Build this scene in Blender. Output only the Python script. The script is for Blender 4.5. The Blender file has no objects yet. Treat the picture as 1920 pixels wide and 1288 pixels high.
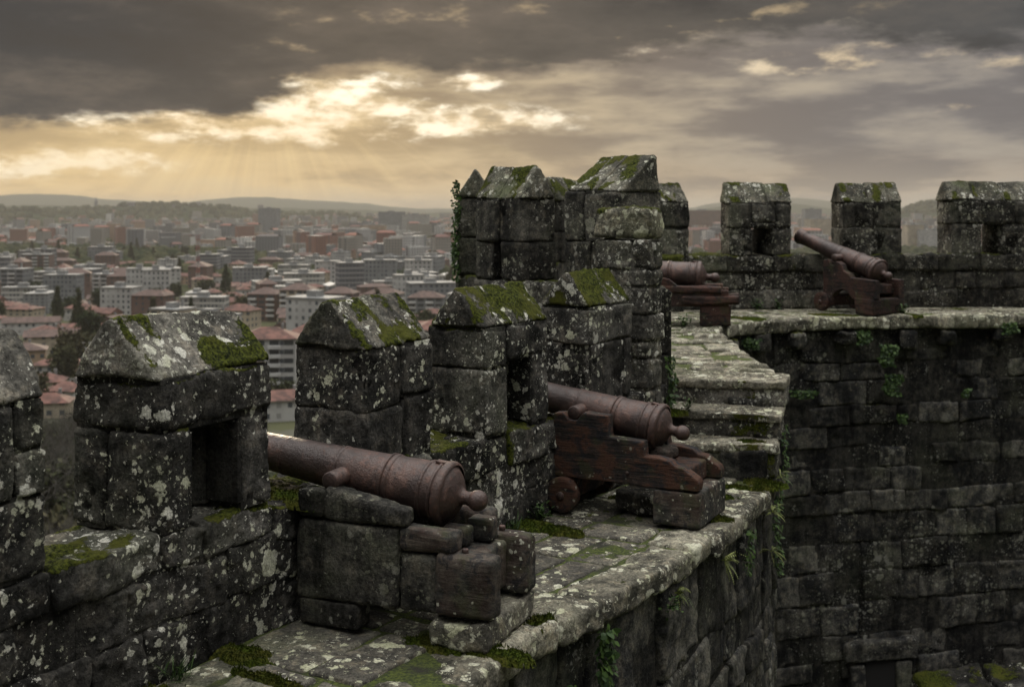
import bpy, bmesh, math, random
import numpy as np
from mathutils import Vector, Matrix
R = math.radians
scn = bpy.context.scene
col = scn.collection
F = 2133.0           # focal length in units of a 1920 px wide picture
EYE = 2.3            # eye height above the lower wall walk

# ------------------------------------------------------------------ camera
cam_d = bpy.data.cameras.new('camera'); cam = bpy.data.objects.new('camera', cam_d)
col.objects.link(cam); scn.camera = cam
cam.location = (0, 0, EYE); cam.rotation_euler = (R(90), 0, 0)
cam_d.sensor_width = 36; cam_d.lens = 36 * F / 1920
cam_d.shift_y = -249 / 1920
cam_d.clip_start = 0.1; cam_d.clip_end = 40000
cam_d.dof.use_dof = True; cam_d.dof.focus_distance = 7.0; cam_d.dof.aperture_fstop = 2.8

scn.view_settings.view_transform = 'Standard'; scn.view_settings.look = 'None'
scn.view_settings.exposure = 0.0; scn.view_settings.gamma = 1.0

# ------------------------------------------------------------------ node helpers
class NT:
    def __init__(s, tree): s.t = tree; s.n = tree.nodes; s.l = tree.links
    def new(s, typ, **kw):
        nd = s.n.new(typ)
        for k, v in kw.items(): setattr(nd, k, v)
        return nd
    def put(s, sock, v):
        if isinstance(v, bpy.types.NodeSocket): s.l.new(v, sock)
        else: sock.default_value = v
    def m(s, op, a, b=0.0, c=None, clamp=False):
        nd = s.new('ShaderNodeMath', operation=op); nd.use_clamp = clamp
        s.put(nd.inputs[0], a); s.put(nd.inputs[1], b)
        if c is not None: s.put(nd.inputs[2], c)
        return nd.outputs[0]
    def add(s, a, b): return s.m('ADD', a, b)
    def sub(s, a, b): return s.m('SUBTRACT', a, b)
    def mul(s, a, b): return s.m('MULTIPLY', a, b)
    def ss(s, x, lo, hi, tlo=0.0, thi=1.0, mode='SMOOTHSTEP'):
        nd = s.new('ShaderNodeMapRange', interpolation_type=mode)
        s.put(nd.inputs[0], x); s.put(nd.inputs[1], lo); s.put(nd.inputs[2], hi); s.put(nd.inputs[3], tlo); s.put(nd.inputs[4], thi)
        return nd.outputs[0]
    def mix(s, f, a, b, bt='MIX'):
        nd = s.new('ShaderNodeMix', data_type='RGBA', blend_type=bt)
        s.put(nd.inputs[0], f)
        for i, v in ((6, a), (7, b)):
            if isinstance(v, (tuple, list)) and len(v) == 3: v = (*v, 1)
            s.put(nd.inputs[i], v)
        return nd.outputs[2]
    def noise(s, vec, scale, detail=5, rough=0.55, dist=0.0, out=0):
        nd = s.new('ShaderNodeTexNoise')
        if vec is not None: s.l.new(vec, nd.inputs['Vector'])
        nd.inputs['Scale'].default_value = scale; nd.inputs['Detail'].default_value = detail
        nd.inputs['Roughness'].default_value = rough; nd.inputs['Distortion'].default_value = dist
        return nd.outputs[out]
    def vmath(s, op, a, b=None, sc=None):
        nd = s.new('ShaderNodeVectorMath', operation=op)
        s.put(nd.inputs[0], a)
        if b is not None: s.put(nd.inputs[1], b)
        if sc is not None: s.put(nd.inputs['Scale'], sc)
        return nd.outputs[0]
    def comb(s, x, y, z):
        nd = s.new('ShaderNodeCombineXYZ'); s.put(nd.inputs[0], x); s.put(nd.inputs[1], y); s.put(nd.inputs[2], z)
        return nd.outputs[0]
    def sep(s, v):
        nd = s.new('ShaderNodeSeparateXYZ'); s.l.new(v, nd.inputs[0]); return nd.outputs

def lin(r, g, b):
    f = lambda c: (c / 255 / 12.92) if c / 255 <= 0.04045 else ((c / 255 + 0.055) / 1.055) ** 2.4
    return (f(r), f(g), f(b))

# ------------------------------------------------------------------ world: broken overcast over a low sun
SUN_AZ, SUN_EL = -0.17, R(13)
world = bpy.data.worlds.new('World'); scn.world = world; world.use_nodes = True
w = NT(world.node_tree); w.n.clear()
tc = w.new('ShaderNodeTexCoord'); D = tc.outputs['Generated']
dx, dy, dz = w.sep(D)
A = w.m('ARCTAN2', dx, dy)                         # azimuth, 0 = +Y
E = w.m('ARCSINE', dz)                             # elevation
Vp = w.comb(dx, dy, w.mul(dz, 3.2))
nA = w.noise(Vp, 3.0, 7, 0.55); nB = w.noise(Vp, 8.0, 8, 0.6); nC = w.noise(Vp, 20.0, 7, 0.6)
n1 = w.sub(nA, 0.5); n2 = w.sub(nB, 0.5); n3 = w.sub(nC, 0.5)
def curve(x, pts):
    nd = w.new('ShaderNodeFloatCurve'); c = nd.mapping.curves[0]
    x0, x1 = pts[0][0], pts[-1][0]
    ys = [p[1] for p in pts]
    while len(c.points) < len(pts): c.points.new(0.5, 0.5)
    for p, (a, b) in zip(c.points, pts): p.location = ((a - x0) / (x1 - x0), b)
    nd.mapping.update()
    w.put(nd.inputs['Value'], w.ss(x, x0, x1, 0, 1, 'LINEAR'))
    return nd.outputs[0]
# lower edge of the dark deck of cloud as a function of azimuth (elevation in radians * 4)
edge = w.mul(curve(A, [(-0.6, .24), (-0.42, .235), (-0.33, .265), (-0.24, .315), (-0.2, .37), (-0.15, .465), (-0.05, .475),
                       (0.06, .47), (0.13, .52), (0.25, .59), (0.37, .54), (0.7, .5)]), 0.25)
edge_n = w.add(edge, w.add(w.mul(n1, 0.05), w.add(w.mul(n2, 0.06), w.mul(n3, 0.04))))
dark = w.ss(w.sub(E, edge_n), -0.006, 0.014)
# lower lit layer
warm = w.ss(A, -0.45, 0.45)                        # 0 left .. 1 right
low = w.mix(warm, lin(255, 216, 150), lin(186, 168, 146))
mid = w.mix(warm, lin(168, 147, 114), lin(122, 118, 117))
hz = w.ss(w.add(E, w.mul(n2, 0.02)), 0.012, 0.062)
lay = w.mix(hz, low, mid)
# mottled streaks in the mid layer
strk = w.noise(w.comb(w.mul(dx, 1.0), dy, w.mul(dz, 4.6)), 6.0, 8, 0.58)
lay = w.mix(w.ss(strk, 0.42, 0.68), lay, w.mix(warm, lin(238, 210, 160), lin(168, 158, 145)))
lay = w.mix(w.mul(w.ss(strk, 0.54, 0.38), 0.7), lay, w.mix(warm, lin(146, 124, 96), lin(104, 100, 101)))
def spot(a, e, sa, se, k=1.0):
    x = w.m('DIVIDE', w.sub(A, a), sa); y = w.m('DIVIDE', w.sub(E, e), se)
    r2 = w.add(w.mul(x, x), w.mul(y, y))
    return w.mul(w.m('EXPONENT', w.mul(r2, -1.0)), k)
def px(u, v): return (math.atan((u - 960) / F), math.atan((395 - v) / F * math.cos(math.atan((u - 960) / F))))
def spx(u, v, su, sv, k=1.0):
    a, e = px(u, v); return spot(a, e, su / F, sv / F, k)
g = None
for t in [(600, 200, 150, 46, 1.25), (420, 228, 260, 34, 1.15), (700, 228, 170, 30, 1.0), (235, 222, 80, 26, .8), (885, 150, 60, 18, 1.0), (940, 226, 150, 26, 1.05),
          (250, 300, 110, 20, .75), (60, 310, 150, 30, .8), (1220, 108, 130, 26, .55), (1530, 122, 190, 28, .62), (1870, 105, 110, 24, .6), (480, 175, 40, 30, .6), (260, 200, 30, 26, .6),
          (1760, 203, 90, 12, .5), (700, 165, 90, 30, .5), (1640, 80, 70, 12, .35)]:
    q = spx(*t); g = q if g is None else w.add(g, q)
n4 = w.sub(w.noise(w.comb(dx, dy, w.mul(dz, 2.2)), 34.0, 6, 0.62), 0.5)
mott = w.add(w.add(w.mul(n2, 2.0), w.mul(n3, 3.0)), w.add(w.mul(w.sub(strk, 0.5), 1.4), w.mul(n4, 1.6)))
gl = w.ss(w.add(w.m('MINIMUM', w.mul(g, 0.72), 0.74), w.mul(mott, w.m('MINIMUM', w.add(w.mul(g, 1.5), 0.1), 1.0))), 0.22, 0.98)
puff = w.ss(w.add(w.mul(n3, 1.2), n4), -.16, .22)
brightc = w.mix(w.ss(A, -0.1, 0.3), w.mix(puff, (.86, .66, .40), (1.35, 1.24, 1.0)), lin(222, 200, 166))
lay = w.mix(gl, lay, brightc)
halo = w.m('MINIMUM', w.add(spx(470, 265, 460, 90, .4), spx(60, 330, 260, 60, .35)), 0.6)
lay = w.mix(halo, lay, lin(250, 214, 150))
# faint shafts of light fanning down from the gap
a0, e0 = px(500, 90)
ang = w.m('ARCTAN2', w.sub(A, a0), w.sub(e0, E))
ray = w.noise(w.comb(w.mul(ang, 4.6), 0.0, 0.0), 1.6, 3, 0.6)
raym = w.mul(w.mul(w.ss(E, 0.072, 0.05), w.ss(E, -0.01, 0.012)), spx(420, 330, 560, 120, 1.0))
lay = w.mix(w.mul(w.ss(ray, 0.46, 0.66), w.mul(raym, 0.22)), lay, lin(255, 226, 165))
lay = w.mix(w.mul(w.ss(ray, 0.52, 0.36), w.mul(raym, 0.17)), lay, lin(176, 150, 112))
# dark cloud deck
dk = w.mix(w.ss(w.add(A, w.mul(n1, 0.6)), -0.42, 0.0), lin(50, 53, 58), lin(80, 76, 72))
dk = w.mix(w.ss(A, 0.1, 0.5), dk, lin(76, 77, 79))
dk = w.mix(w.ss(w.add(w.mul(n1, 1.0), w.mul(n2, .9)), -0.05, 0.32), dk, lin(108, 99, 91))
dk = w.mix(w.ss(w.add(w.mul(n1, 1.0), w.mul(n2, .9)), 0.03, -0.30), dk, lin(46, 46, 49))
gap_thin = w.mul(w.ss(w.add(n2, n3), 0.12, 0.34), w.ss(w.sub(E, edge_n), 0.09, 0.0))
dk = w.mix(w.mul(gap_thin, w.ss(w.m('ABSOLUTE', A), 0.4, 0.1)), dk, lin(205, 180, 140))
skyc = w.mix(dark, lay, dk)
# overhead the deck thins to bright grey; behind the camera it stays heavy
up = w.ss(w.add(E, w.mul(n1, 0.25)), 0.42, 1.05)
ovh = w.mix(w.ss(nA, 0.3, 0.7), (2.7, 2.75, 2.82), (3.9, 3.8, 3.55))
skyc = w.mix(up, skyc, ovh)
back = w.mul(w.ss(dy, 0.05, -0.6), w.ss(E, 1.15, 0.5))
skyc = w.mix(back, skyc, (0.10, 0.105, 0.12))
gnd = w.ss(E, -0.002, -0.03)
skyc = w.mix(gnd, skyc, (0.06, 0.055, 0.045))
SKYK = 1.0
skt = w.new('ShaderNodeTexSky'); skt.sky_type = 'NISHITA'; skt.sun_disc = False
skt.sun_elevation = SUN_EL; skt.sun_rotation = SUN_AZ; skt.air_density = 1.5; skt.dust_density = 4
b1 = w.new('ShaderNodeBackground'); w.put(b1.inputs[0], skt.outputs[0]); b1.inputs[1].default_value = 0.0005
b2 = w.new('ShaderNodeBackground'); w.put(b2.inputs[0], skyc); b2.inputs[1].default_value = SKYK
ad = w.new('ShaderNodeAddShader'); w.l.new(b1.outputs[0], ad.inputs[0]); w.l.new(b2.outputs[0], ad.inputs[1])
wo = w.new('ShaderNodeOutputWorld'); w.l.new(ad.outputs[0], wo.inputs[0])

sun_d = bpy.data.lights.new('sun', 'SUN'); sun = bpy.data.objects.new('sun', sun_d); col.objects.link(sun)
sun_d.energy = 2.5; sun_d.angle = R(16); sun_d.color = (1.0, 0.83, 0.6)
sd = Vector((math.sin(SUN_AZ) * math.cos(SUN_EL), math.cos(SUN_AZ) * math.cos(SUN_EL), math.sin(SUN_EL)))
sun.rotation_euler = (-sd).to_track_quat('-Z', 'Y').to_euler()

# ------------------------------------------------------------------ object helpers
def tag(o, label=None, cat=None, group=None, kind=None):
    if label: o['label'] = label
    if cat: o['category'] = cat
    if group: o['group'] = group
    if kind: o['kind'] = kind
    return o
def empty(name, loc=(0, 0, 0), rz=0.0):
    o = bpy.data.objects.new(name, None); col.objects.link(o); o.location = loc; o.rotation_euler = (0, 0, rz)
    o.empty_display_size = 0.2
    return o
def copy_tree(o, parent=None):
    c = o.copy(); col.objects.link(c); c.parent = parent
    for ch in [x for x in bpy.data.objects if x.parent == o]: copy_tree(ch, c)
    return c

# ------------------------------------------------------------------ value noise in numpy
def _h(i, j, k, s):
    n = (i.astype(np.uint32) * np.uint32(374761393) + j.astype(np.uint32) * np.uint32(668265263) +
         k.astype(np.uint32) * np.uint32(2147483647 - 91) + np.uint32(s * 974711 & 0xffffffff))
    n = (n ^ (n >> np.uint32(13))) * np.uint32(1274126177)
    n = n ^ (n >> np.uint32(16)); n = n * np.uint32(2246822519); n = n ^ (n >> np.uint32(15))
    return (n & np.uint32(0xffffff)).astype(np.float64) / 0xffffff
def vn(p, s=0):
    i = np.floor(p).astype(np.int64); f = p - i; f = f * f * (3 - 2 * f); r = 0
    for a in (0, 1):
        for b in (0, 1):
            for c in (0, 1):
                wt = (f[:, 0] if a else 1 - f[:, 0]) * (f[:, 1] if b else 1 - f[:, 1]) * (f[:, 2] if c else 1 - f[:, 2])
                r = r + wt * _h(i[:, 0] + a, i[:, 1] + b, i[:, 2] + c, s)
    return r * 2 - 1
def fbm(p, s=0, o=3):
    r = 0; a = 1; t = 0
    for k in range(o): r = r + a * vn(p * (2.03 ** k) + 17.3 * k, s + k); t += a; a *= 0.5
    return r / t
rng = random.Random(7)

# ------------------------------------------------------------------ blocks of stone
_lat = {}
def lattice(nx, ny, nz):
    key = (nx, ny, nz)
    if key in _lat: return _lat[key]
    I, J, K = np.meshgrid(np.arange(nx), np.arange(ny), np.arange(nz), indexing='ij')
    surf = (I == 0) | (I == nx - 1) | (J == 0) | (J == ny - 1) | (K == 0) | (K == nz - 1)
    idx = -np.ones((nx, ny, nz), int); idx[surf] = np.arange(surf.sum())
    fs = []
    def q(a, b, c, d, flip):
        f = np.stack([a, b, c, d], -1).reshape(-1, 4)
        fs.append(f[:, ::-1] if flip else f)
    for i, fl in ((0, True), (nx - 1, False)):
        g = idx[i]; q(g[:-1, :-1], g[1:, :-1], g[1:, 1:], g[:-1, 1:], fl)
    for j, fl in ((0, False), (ny - 1, True)):
        g = idx[:, j]; q(g[:-1, :-1], g[1:, :-1], g[1:, 1:], g[:-1, 1:], fl)
    for k, fl in ((0, True), (nz - 1, False)):
        g = idx[:, :, k]; q(g[:-1, :-1], g[1:, :-1], g[1:, 1:], g[:-1, 1:], fl)
    r = (np.stack([I[surf], J[surf], K[surf]], -1), np.concatenate(fs))
    _lat[key] = r
    return r

class Acc:
    def __init__(s): s.v = []; s.f = []; s.t = []; s.ms = []; s.n = 0
    def raw(s, v, f, tint=0.5, moss=None):
        v = np.asarray(v, float); s.v.append(v); s.f.append(np.asarray(f, int) + s.n)
        s.t.append(np.full(len(v), tint) if np.isscalar(tint) else tint); s.ms.append(np.zeros(len(v)) if moss is None else moss); s.n += len(v)
    def hexa(s, c8, res=0.03, rad=0.02, amp=0.008, tint=None, moss=None, gap=0.004, seed=None, rough=1.0):
        """c8: corners [x0y0z0,x1y0z0,x0y1z0,x1y1z0, then z1 ...]; rounded, irregular block"""
        c = np.array(c8, float)
        L = [np.linalg.norm(c[1] - c[0]) + np.linalg.norm(c[5] - c[4]), np.linalg.norm(c[2] - c[0]) + np.linalg.norm(c[6] - c[4]),
             np.linalg.norm(c[4] - c[0]) + np.linalg.norm(c[7] - c[3])]
        L = [max(x / 2, 0.02) for x in L]
        H = np.array([x / 2 - gap for x in L])
        H = np.maximum(H, 0.008)
        r = min(rad, 0.45 * H.min())
        ax = []
        for h in H:
            n = max(2, int(round(2 * (h - r) / res)) + 1)
            a = np.concatenate([[-h, -h + 0.35 * r], np.linspace(-h + r, h - r, n), [h - 0.35 * r, h]])
            ax.append(a)
        lat, fs = lattice(len(ax[0]), len(ax[1]), len(ax[2]))
        q = np.stack([ax[i][lat[:, i]] for i in range(3)], -1)
        cl = np.clip(q, -(H - r), H - r); d = q - cl
        if amp > 0 and rad > .012:     # knocked-off arrises
            q2 = q * 4.5 + rng.random() * 50
            chip = np.clip(vn(q2, 77) + .25 * vn(q2 * 3, 78) - .15, 0, 1)[:, None]
            two = ((np.abs(d) > r * .3).sum(1) > 1)[:, None]
        nn = np.linalg.norm(d, axis=1, keepdims=True); p = cl + r * d / np.maximum(nn, 1e-9)
        if amp > 0 and rad > .012: p = p - two * chip * d / np.maximum(nn, 1e-9) * min(.018, r * .8)
        u = (p / (np.array(L) / 2) + 1) / 2
        w8 = []
        P = 0
        for kz in (0, 1):
            for ky in (0, 1):
                for kx in (0, 1):
                    wt = (u[:, 0] if kx else 1 - u[:, 0]) * (u[:, 1] if ky else 1 - u[:, 1]) * (u[:, 2] if kz else 1 - u[:, 2])
                    P = P + wt[:, None] * c[kz * 4 + ky * 2 + kx]
        sd_ = rng.randrange(10 ** 6) if seed is None else seed
        off = np.array([(sd_ * 0.37) % 91, (sd_ * 0.73) % 87, (sd_ * 0.19) % 77])
        if amp > 0:
            for ch in range(3):
                P[:, ch] += amp * (1.3 * vn(P * 2.6 + off + ch * 31, 1) + 0.8 * vn(P * 7 + off + ch * 13, 2) + 0.42 * rough * vn(P * 19 + off + ch * 7, 3) + (0.26 * rough * vn(P * 43 + off + ch * 5, 4) if res < 0.02 else 0))
        mv = None
        if moss is not None:
            mv = moss(P, d / np.maximum(nn, 1e-9))
            P[:, 2] += 0.014 * np.clip(mv, 0, 1) * (0.7 + 0.9 * vn(P * 33, 9))
        if np.dot(np.cross(c[1] - c[0], c[2] - c[0]), c[4] - c[0]) < 0: fs = fs[:, ::-1]
        s.raw(P, fs, rng.random() if tint is None else tint, mv)
    def build(s, name, mat, parent=None, loc=(0, 0, 0), smooth=True):
        V = np.concatenate(s.v) - np.array(loc); 
        me = bpy.data.meshes.new(name)
        Fq = np.concatenate([f.reshape(-1) for f in s.f]); sizes = np.concatenate([np.full(len(f), f.shape[1]) for f in s.f])
        me.vertices.add(len(V)); me.vertices.foreach_set('co', V.ravel())
        me.loops.add(len(Fq)); me.loops.foreach_set('vertex_index', Fq.astype(np.int32))
        me.polygons.add(len(sizes)); st = np.concatenate([[0], np.cumsum(sizes)[:-1]])
        me.polygons.foreach_set('loop_start', st.astype(np.int32)); me.polygons.foreach_set('loop_total', sizes.astype(np.int32))
        me.polygons.foreach_set('use_smooth', np.full(len(sizes), smooth))
        a = me.attributes.new('tint', 'FLOAT', 'POINT'); a.data.foreach_set('value', np.concatenate(s.t))
        a = me.attributes.new('moss', 'FLOAT', 'POINT'); a.data.foreach_set('value', np.concatenate(s.ms))
        me.update(calc_edges=True); me.validate()
        for m_ in (mat if isinstance(mat, (list, tuple)) else [mat]): me.materials.append(m_)
        o = bpy.data.objects.new(name, me); col.objects.link(o)
        if parent is not None:
            o.parent = parent; 
            # loc is the world position of the thing this part hangs from
            o.location = (0, 0, 0)
        else: o.location = loc
        return o
    def box(s, x0, x1, y0, y1, z0, z1, **k):
        s.hexa([(x0, y0, z0), (x1, y0, z0), (x0, y1, z0), (x1, y1, z0), (x0, y0, z1), (x1, y0, z1), (x0, y1, z1), (x1, y1, z1)], **k)

# ------------------------------------------------------------------ materials
def newmat(name):
    m = bpy.data.materials.new(name); m.use_nodes = True
    t = NT(m.node_tree); b = t.n['Principled BSDF']
    return m, t, b
def stone_mat(name, dark, light, lichen=0.5, lcol=(0.74, 0.72, 0.63), tintk=0.7, streak=0.3, bump=0.8, jit=(0, 0, 0), green=0.25, fine=1.0, lscale=1.0):
    m, t, b = newmat(name)
    tcn = t.new('ShaderNodeTexCoord'); P = tcn.outputs['Object']
    P = t.vmath('ADD', P, jit)
    ti = t.new('ShaderNodeAttribute', attribute_name='tint').outputs['Fac']
    mo = t.new('ShaderNodeAttribute', attribute_name='moss').outputs['Fac']
    nb = t.noise(P, 2.2, 8, 0.62); nf = t.noise(P, 55 * fine, 4, 0.7); nm = t.noise(P, 11, 8, 0.65)
    c = t.mix(t.ss(t.add(t.mul(nb, .55), t.mul(nm, .45)), 0.40, 0.64), dark, light)
    c = t.mix(t.mul(t.ss(nm, 0.5, 0.7), 0.35), c, tuple(x * k for x, k in zip(light, (1.15, 1.0, .8))))
    # rust-brown and algae casts
    c = t.mix(t.mul(t.ss(t.noise(P, 1.1, 5, .6), 0.5, 0.72), green), c, (0.045, 0.06, 0.018))
    if streak > 0:
        sx, sy, sz = t.sep(P)
        sn = t.noise(t.comb(t.mul(sx, 3.6), t.mul(sy, 3.6), t.mul(sz, 0.5)), 1.0, 7, .68)
        c = t.mix(t.mul(t.ss(sn, 0.47, 0.66), streak), c, tuple(x * 0.28 for x in dark))
        s2 = t.noise(t.comb(t.mul(sx, 2.6), t.mul(sy, 2.6), t.mul(sz, .5)), 1.0, 4, .6)
        c = t.mix(t.mul(t.ss(s2, 0.55, 0.72), streak * .35), c, tuple(x * 1.7 for x in light))
    k = t.mul(t.ss(ti, 0.0, 1.0, 1 - tintk * .6, 1 + tintk, 'LINEAR'), t.ss(nf, 0.30, 0.72, 0.35, 1.75, 'LINEAR'))
    c = t.mix(1.0, c, t.comb(k, k, k), 'MULTIPLY')
    # crusts of pale lichen: round colonies in three sizes, clustered
    L = None
    if lichen > 0:
        wob = t.vmath('SCALE', t.vmath('SUBTRACT', t.noise(P, 20, 6, .72, out=1), (0.5, 0.5, 0.5)), sc=0.085 / lscale)
        PL = t.vmath('ADD', P, wob)
        clus = t.add(t.mul(t.noise(P, 2.6, 4, .65), .62), t.mul(t.noise(P, .75, 3, .5), .38))
        for sc_, rmax, pw, th in ((5.5 * lscale, .50, 2.4, .46), (12 * lscale, .52, 1.5, .43), (27 * lscale, .50, 1.6, .40), (60 * lscale, .42, 2.4, .42)):
            vo = t.new('ShaderNodeTexVoronoi'); vo.inputs['Scale'].default_value = sc_; t.l.new(PL, vo.inputs['Vector'])
            cr = t.sep(vo.outputs['Color'])[0]
            dd = vo.outputs['Distance']
            rr = t.mul(t.m('POWER', cr, pw), rmax)
            rr = t.mul(rr, t.ss(clus, th + .055 - 0.06 * lichen, th + 0.18 - 0.06 * lichen))
            mk = t.ss(t.sub(rr, dd), 0.0, 0.035)
            L = mk if L is None else t.m('MAXIMUM', L, mk)
        L = t.mul(L, t.ss(t.noise(P, 70, 3, .6), 0.32, 0.48, .55, 1.0))
        lc = t.mix(t.ss(t.noise(P, 5, 3, .5), 0.4, 0.62), lcol, (lcol[0] * .82, lcol[1] * .84, lcol[2] * .72))
        lc = t.mix(t.ss(t.noise(P, 90, 3, .6), 0.35, 0.6), t.mix(1.0, lc, (0.6, 0.6, 0.6), 'MULTIPLY'), lc)
        c = t.mix(t.mul(L, min(1.0, lichen * 1.3)), c, lc)
    # moss
    mk = t.mul(t.ss(t.add(mo, t.add(t.mul(t.sub(t.noise(P, 30, 6, .75), 0.5), 1.6), t.mul(t.sub(t.noise(P, 8, 5, .7), .5), 2.2))), 0.46, 0.62), t.ss(mo, .02, .16))
    mc = t.mix(t.ss(t.noise(P, 48, 5, .75), 0.38, 0.64), (0.008, 0.012, 0.003), (0.105, 0.120, 0.016))
    mc = t.mix(t.mul(t.ss(t.noise(P, 3.3, 3, .6), 0.45, 0.65), .6), mc, (0.10, 0.10, 0.02))
    c = t.mix(mk, c, mc)
    t.put(b.inputs['Base Color'], c)
    b.inputs['Roughness'].default_value = 0.93; b.inputs['Specular IOR Level'].default_value = 0.12
    hgt = t.add(t.mul(t.noise(P, 13, 9, .72), 1.0), t.mul(nf, .42 * fine))
    hgt = t.add(hgt, t.mul(t.noise(P, 120, 3, .7), 0.26))
    if L is not None: hgt = t.add(hgt, t.mul(L, .10))
    hgt = t.add(hgt, t.mul(mk, t.mul(t.noise(P, 150, 3, .8), .7)))
    bp = t.new('ShaderNodeBump'); bp.inputs['Strength'].default_value = bump; bp.inputs['Distance'].default_value = 0.045
    t.put(bp.inputs['Height'], hgt); t.put(b.inputs['Normal'], bp.outputs[0])
    return m
M_wall = stone_mat('weathered_granite', (0.018, 0.0175, 0.016), (0.112, 0.105, 0.094), .8, tintk=.6, streak=.45)
M_cap = stone_mat('capstone_granite', (0.042, 0.040, 0.035), (0.185, 0.173, 0.148), 0.95, tintk=.35, streak=0, jit=(4, 1, 2), green=.5)
M_deck = stone_mat('paving_granite', (0.060, 0.056, 0.048), (0.19, 0.175, 0.138), 1.2, (0.72, 0.70, 0.55), tintk=.5, streak=0, bump=.8, jit=(1, 7, 3), green=.45, lscale=.7)
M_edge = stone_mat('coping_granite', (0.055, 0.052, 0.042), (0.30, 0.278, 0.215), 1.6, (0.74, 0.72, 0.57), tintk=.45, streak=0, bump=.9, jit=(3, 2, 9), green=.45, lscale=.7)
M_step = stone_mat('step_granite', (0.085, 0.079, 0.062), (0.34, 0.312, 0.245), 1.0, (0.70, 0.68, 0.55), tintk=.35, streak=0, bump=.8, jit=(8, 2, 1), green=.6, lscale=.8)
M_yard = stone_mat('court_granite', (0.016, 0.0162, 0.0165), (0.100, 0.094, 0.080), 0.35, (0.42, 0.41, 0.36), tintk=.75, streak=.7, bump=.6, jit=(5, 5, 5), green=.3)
M_far = stone_mat('far_granite', (0.022, 0.021, 0.019), (0.135, 0.127, 0.107), 0.6, (0.55, 0.53, 0.46), tintk=.6, streak=.5, bump=.9, jit=(2, 9, 5), green=.35)
M_fcap = stone_mat('far_capstone', (0.045, 0.043, 0.035), (0.18, 0.17, 0.135), 0.7, tintk=.4, streak=0, jit=(6, 1, 2), green=.75)
# ------------------------------------------------------------------ plan lines
class Line:
    def __init__(s, pts):
        s.p = np.array(pts, float); d = np.diff(s.p, axis=0); s.l = np.linalg.norm(d, axis=1)
        s.c = np.concatenate([[0], np.cumsum(s.l)]); s.L = s.c[-1]
        dn = d / s.l[:, None]; nr = np.stack([-dn[:, 1], dn[:, 0]], -1)
        s.vn = np.array([nr[0]] + [(nr[i] + nr[i + 1]) / max(0.5, 1 + nr[i] @ nr[i + 1]) for i in range(len(nr) - 1)] + [nr[-1]])
    def at(s, t):
        return np.array([np.interp(t, s.c, s.p[:, 0]), np.interp(t, s.c, s.p[:, 1])])
    def n(s, t):
        return np.array([np.interp(t, s.c, s.vn[:, 0]), np.interp(t, s.c, s.vn[:, 1])])
    def off(s, t, d): return s.at(t) + s.n(t) * d

def moss_fn(bias, k=3.0, f=3.0, zmin=None, upk=0.0, seed=3):
    def fn(P, nd):
        m = fbm(P * f, seed, 3) * 0.9 + bias + .42 * np.clip(nd[:, 2], 0, 1) - .12
        return np.clip(m * k, 0, 1)
    return fn
def courses(z0, z1, h):
    n = max(1, round((z1 - z0) / h)); zs = [z0]
    for i in range(1, n): zs.append(z0 + (z1 - z0) * i / n + rng.uniform(-.06, .06) * h)
    return zs + [z1]
def wall(acc, ln, d0, d1, zs, bl, res, s0=0.0, s1=None, rad=0.02, amp=0.009, gap=0.005, jut=0.012, skip=None, moss=None, topmoss=None, wav=0.0, d1j=0.0):
    """stones laid in courses along a plan line; d0 = face offset, d1 = back offset (left of the line)"""
    s1 = ln.L if s1 is None else s1
    for k in range(len(zs) - 1):
        s = s0 - (rng.uniform(.2, .8) * bl if k % 2 else 0)
        sa_prev = None
        while s < s1 - 0.02:
            l = bl * rng.uniform(.6, 1.45)
            e = s + l
            if s1 - e < bl * .45: e = s1
            a, b = max(s, s0), min(e, s1)
            z0, z1 = zs[k], zs[k + 1]
            if b - a > 0.05 and not (skip and skip((a + b) / 2, z0, z1)):
                j = rng.uniform(-jut, jut)
                cs = []
                for z in (z0, z1):
                    for dd in (d0 + j, d1 + rng.uniform(-d1j, d1j)):
                        for t in (a, b):
                            q = ln.off(t, dd); wv = wav * math.sin(t * 3.1 + k * 1.7) if 0 < k or z == z1 else 0
                            if z == z1 and k == len(zs) - 2: wv = 0
                            cs.append((q[0], q[1], z + wv))
                top = k == len(zs) - 2
                acc.hexa(cs, res=res, rad=rad, amp=amp, gap=gap, moss=(topmoss if top and topmoss else moss))
            s = e
def core(acc, ln, d0, d1, z0, z1, s0=0.0, s1=None, n=10):
    s1 = ln.L if s1 is None else s1
    for i in range(n):
        a = s0 + (s1 - s0) * i / n; b = s0 + (s1 - s0) * (i + 1) / n
        cs = []
        for z in (z0, z1):
            for dd in (d0, d1):
                for t in (a, b):
                    q = ln.off(t, dd); cs.append((q[0], q[1], z))
        acc.hexa(cs, res=1, rad=0.005, amp=0, gap=-0.002 if i % 2 else 0.0, tint=0.0)

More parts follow.
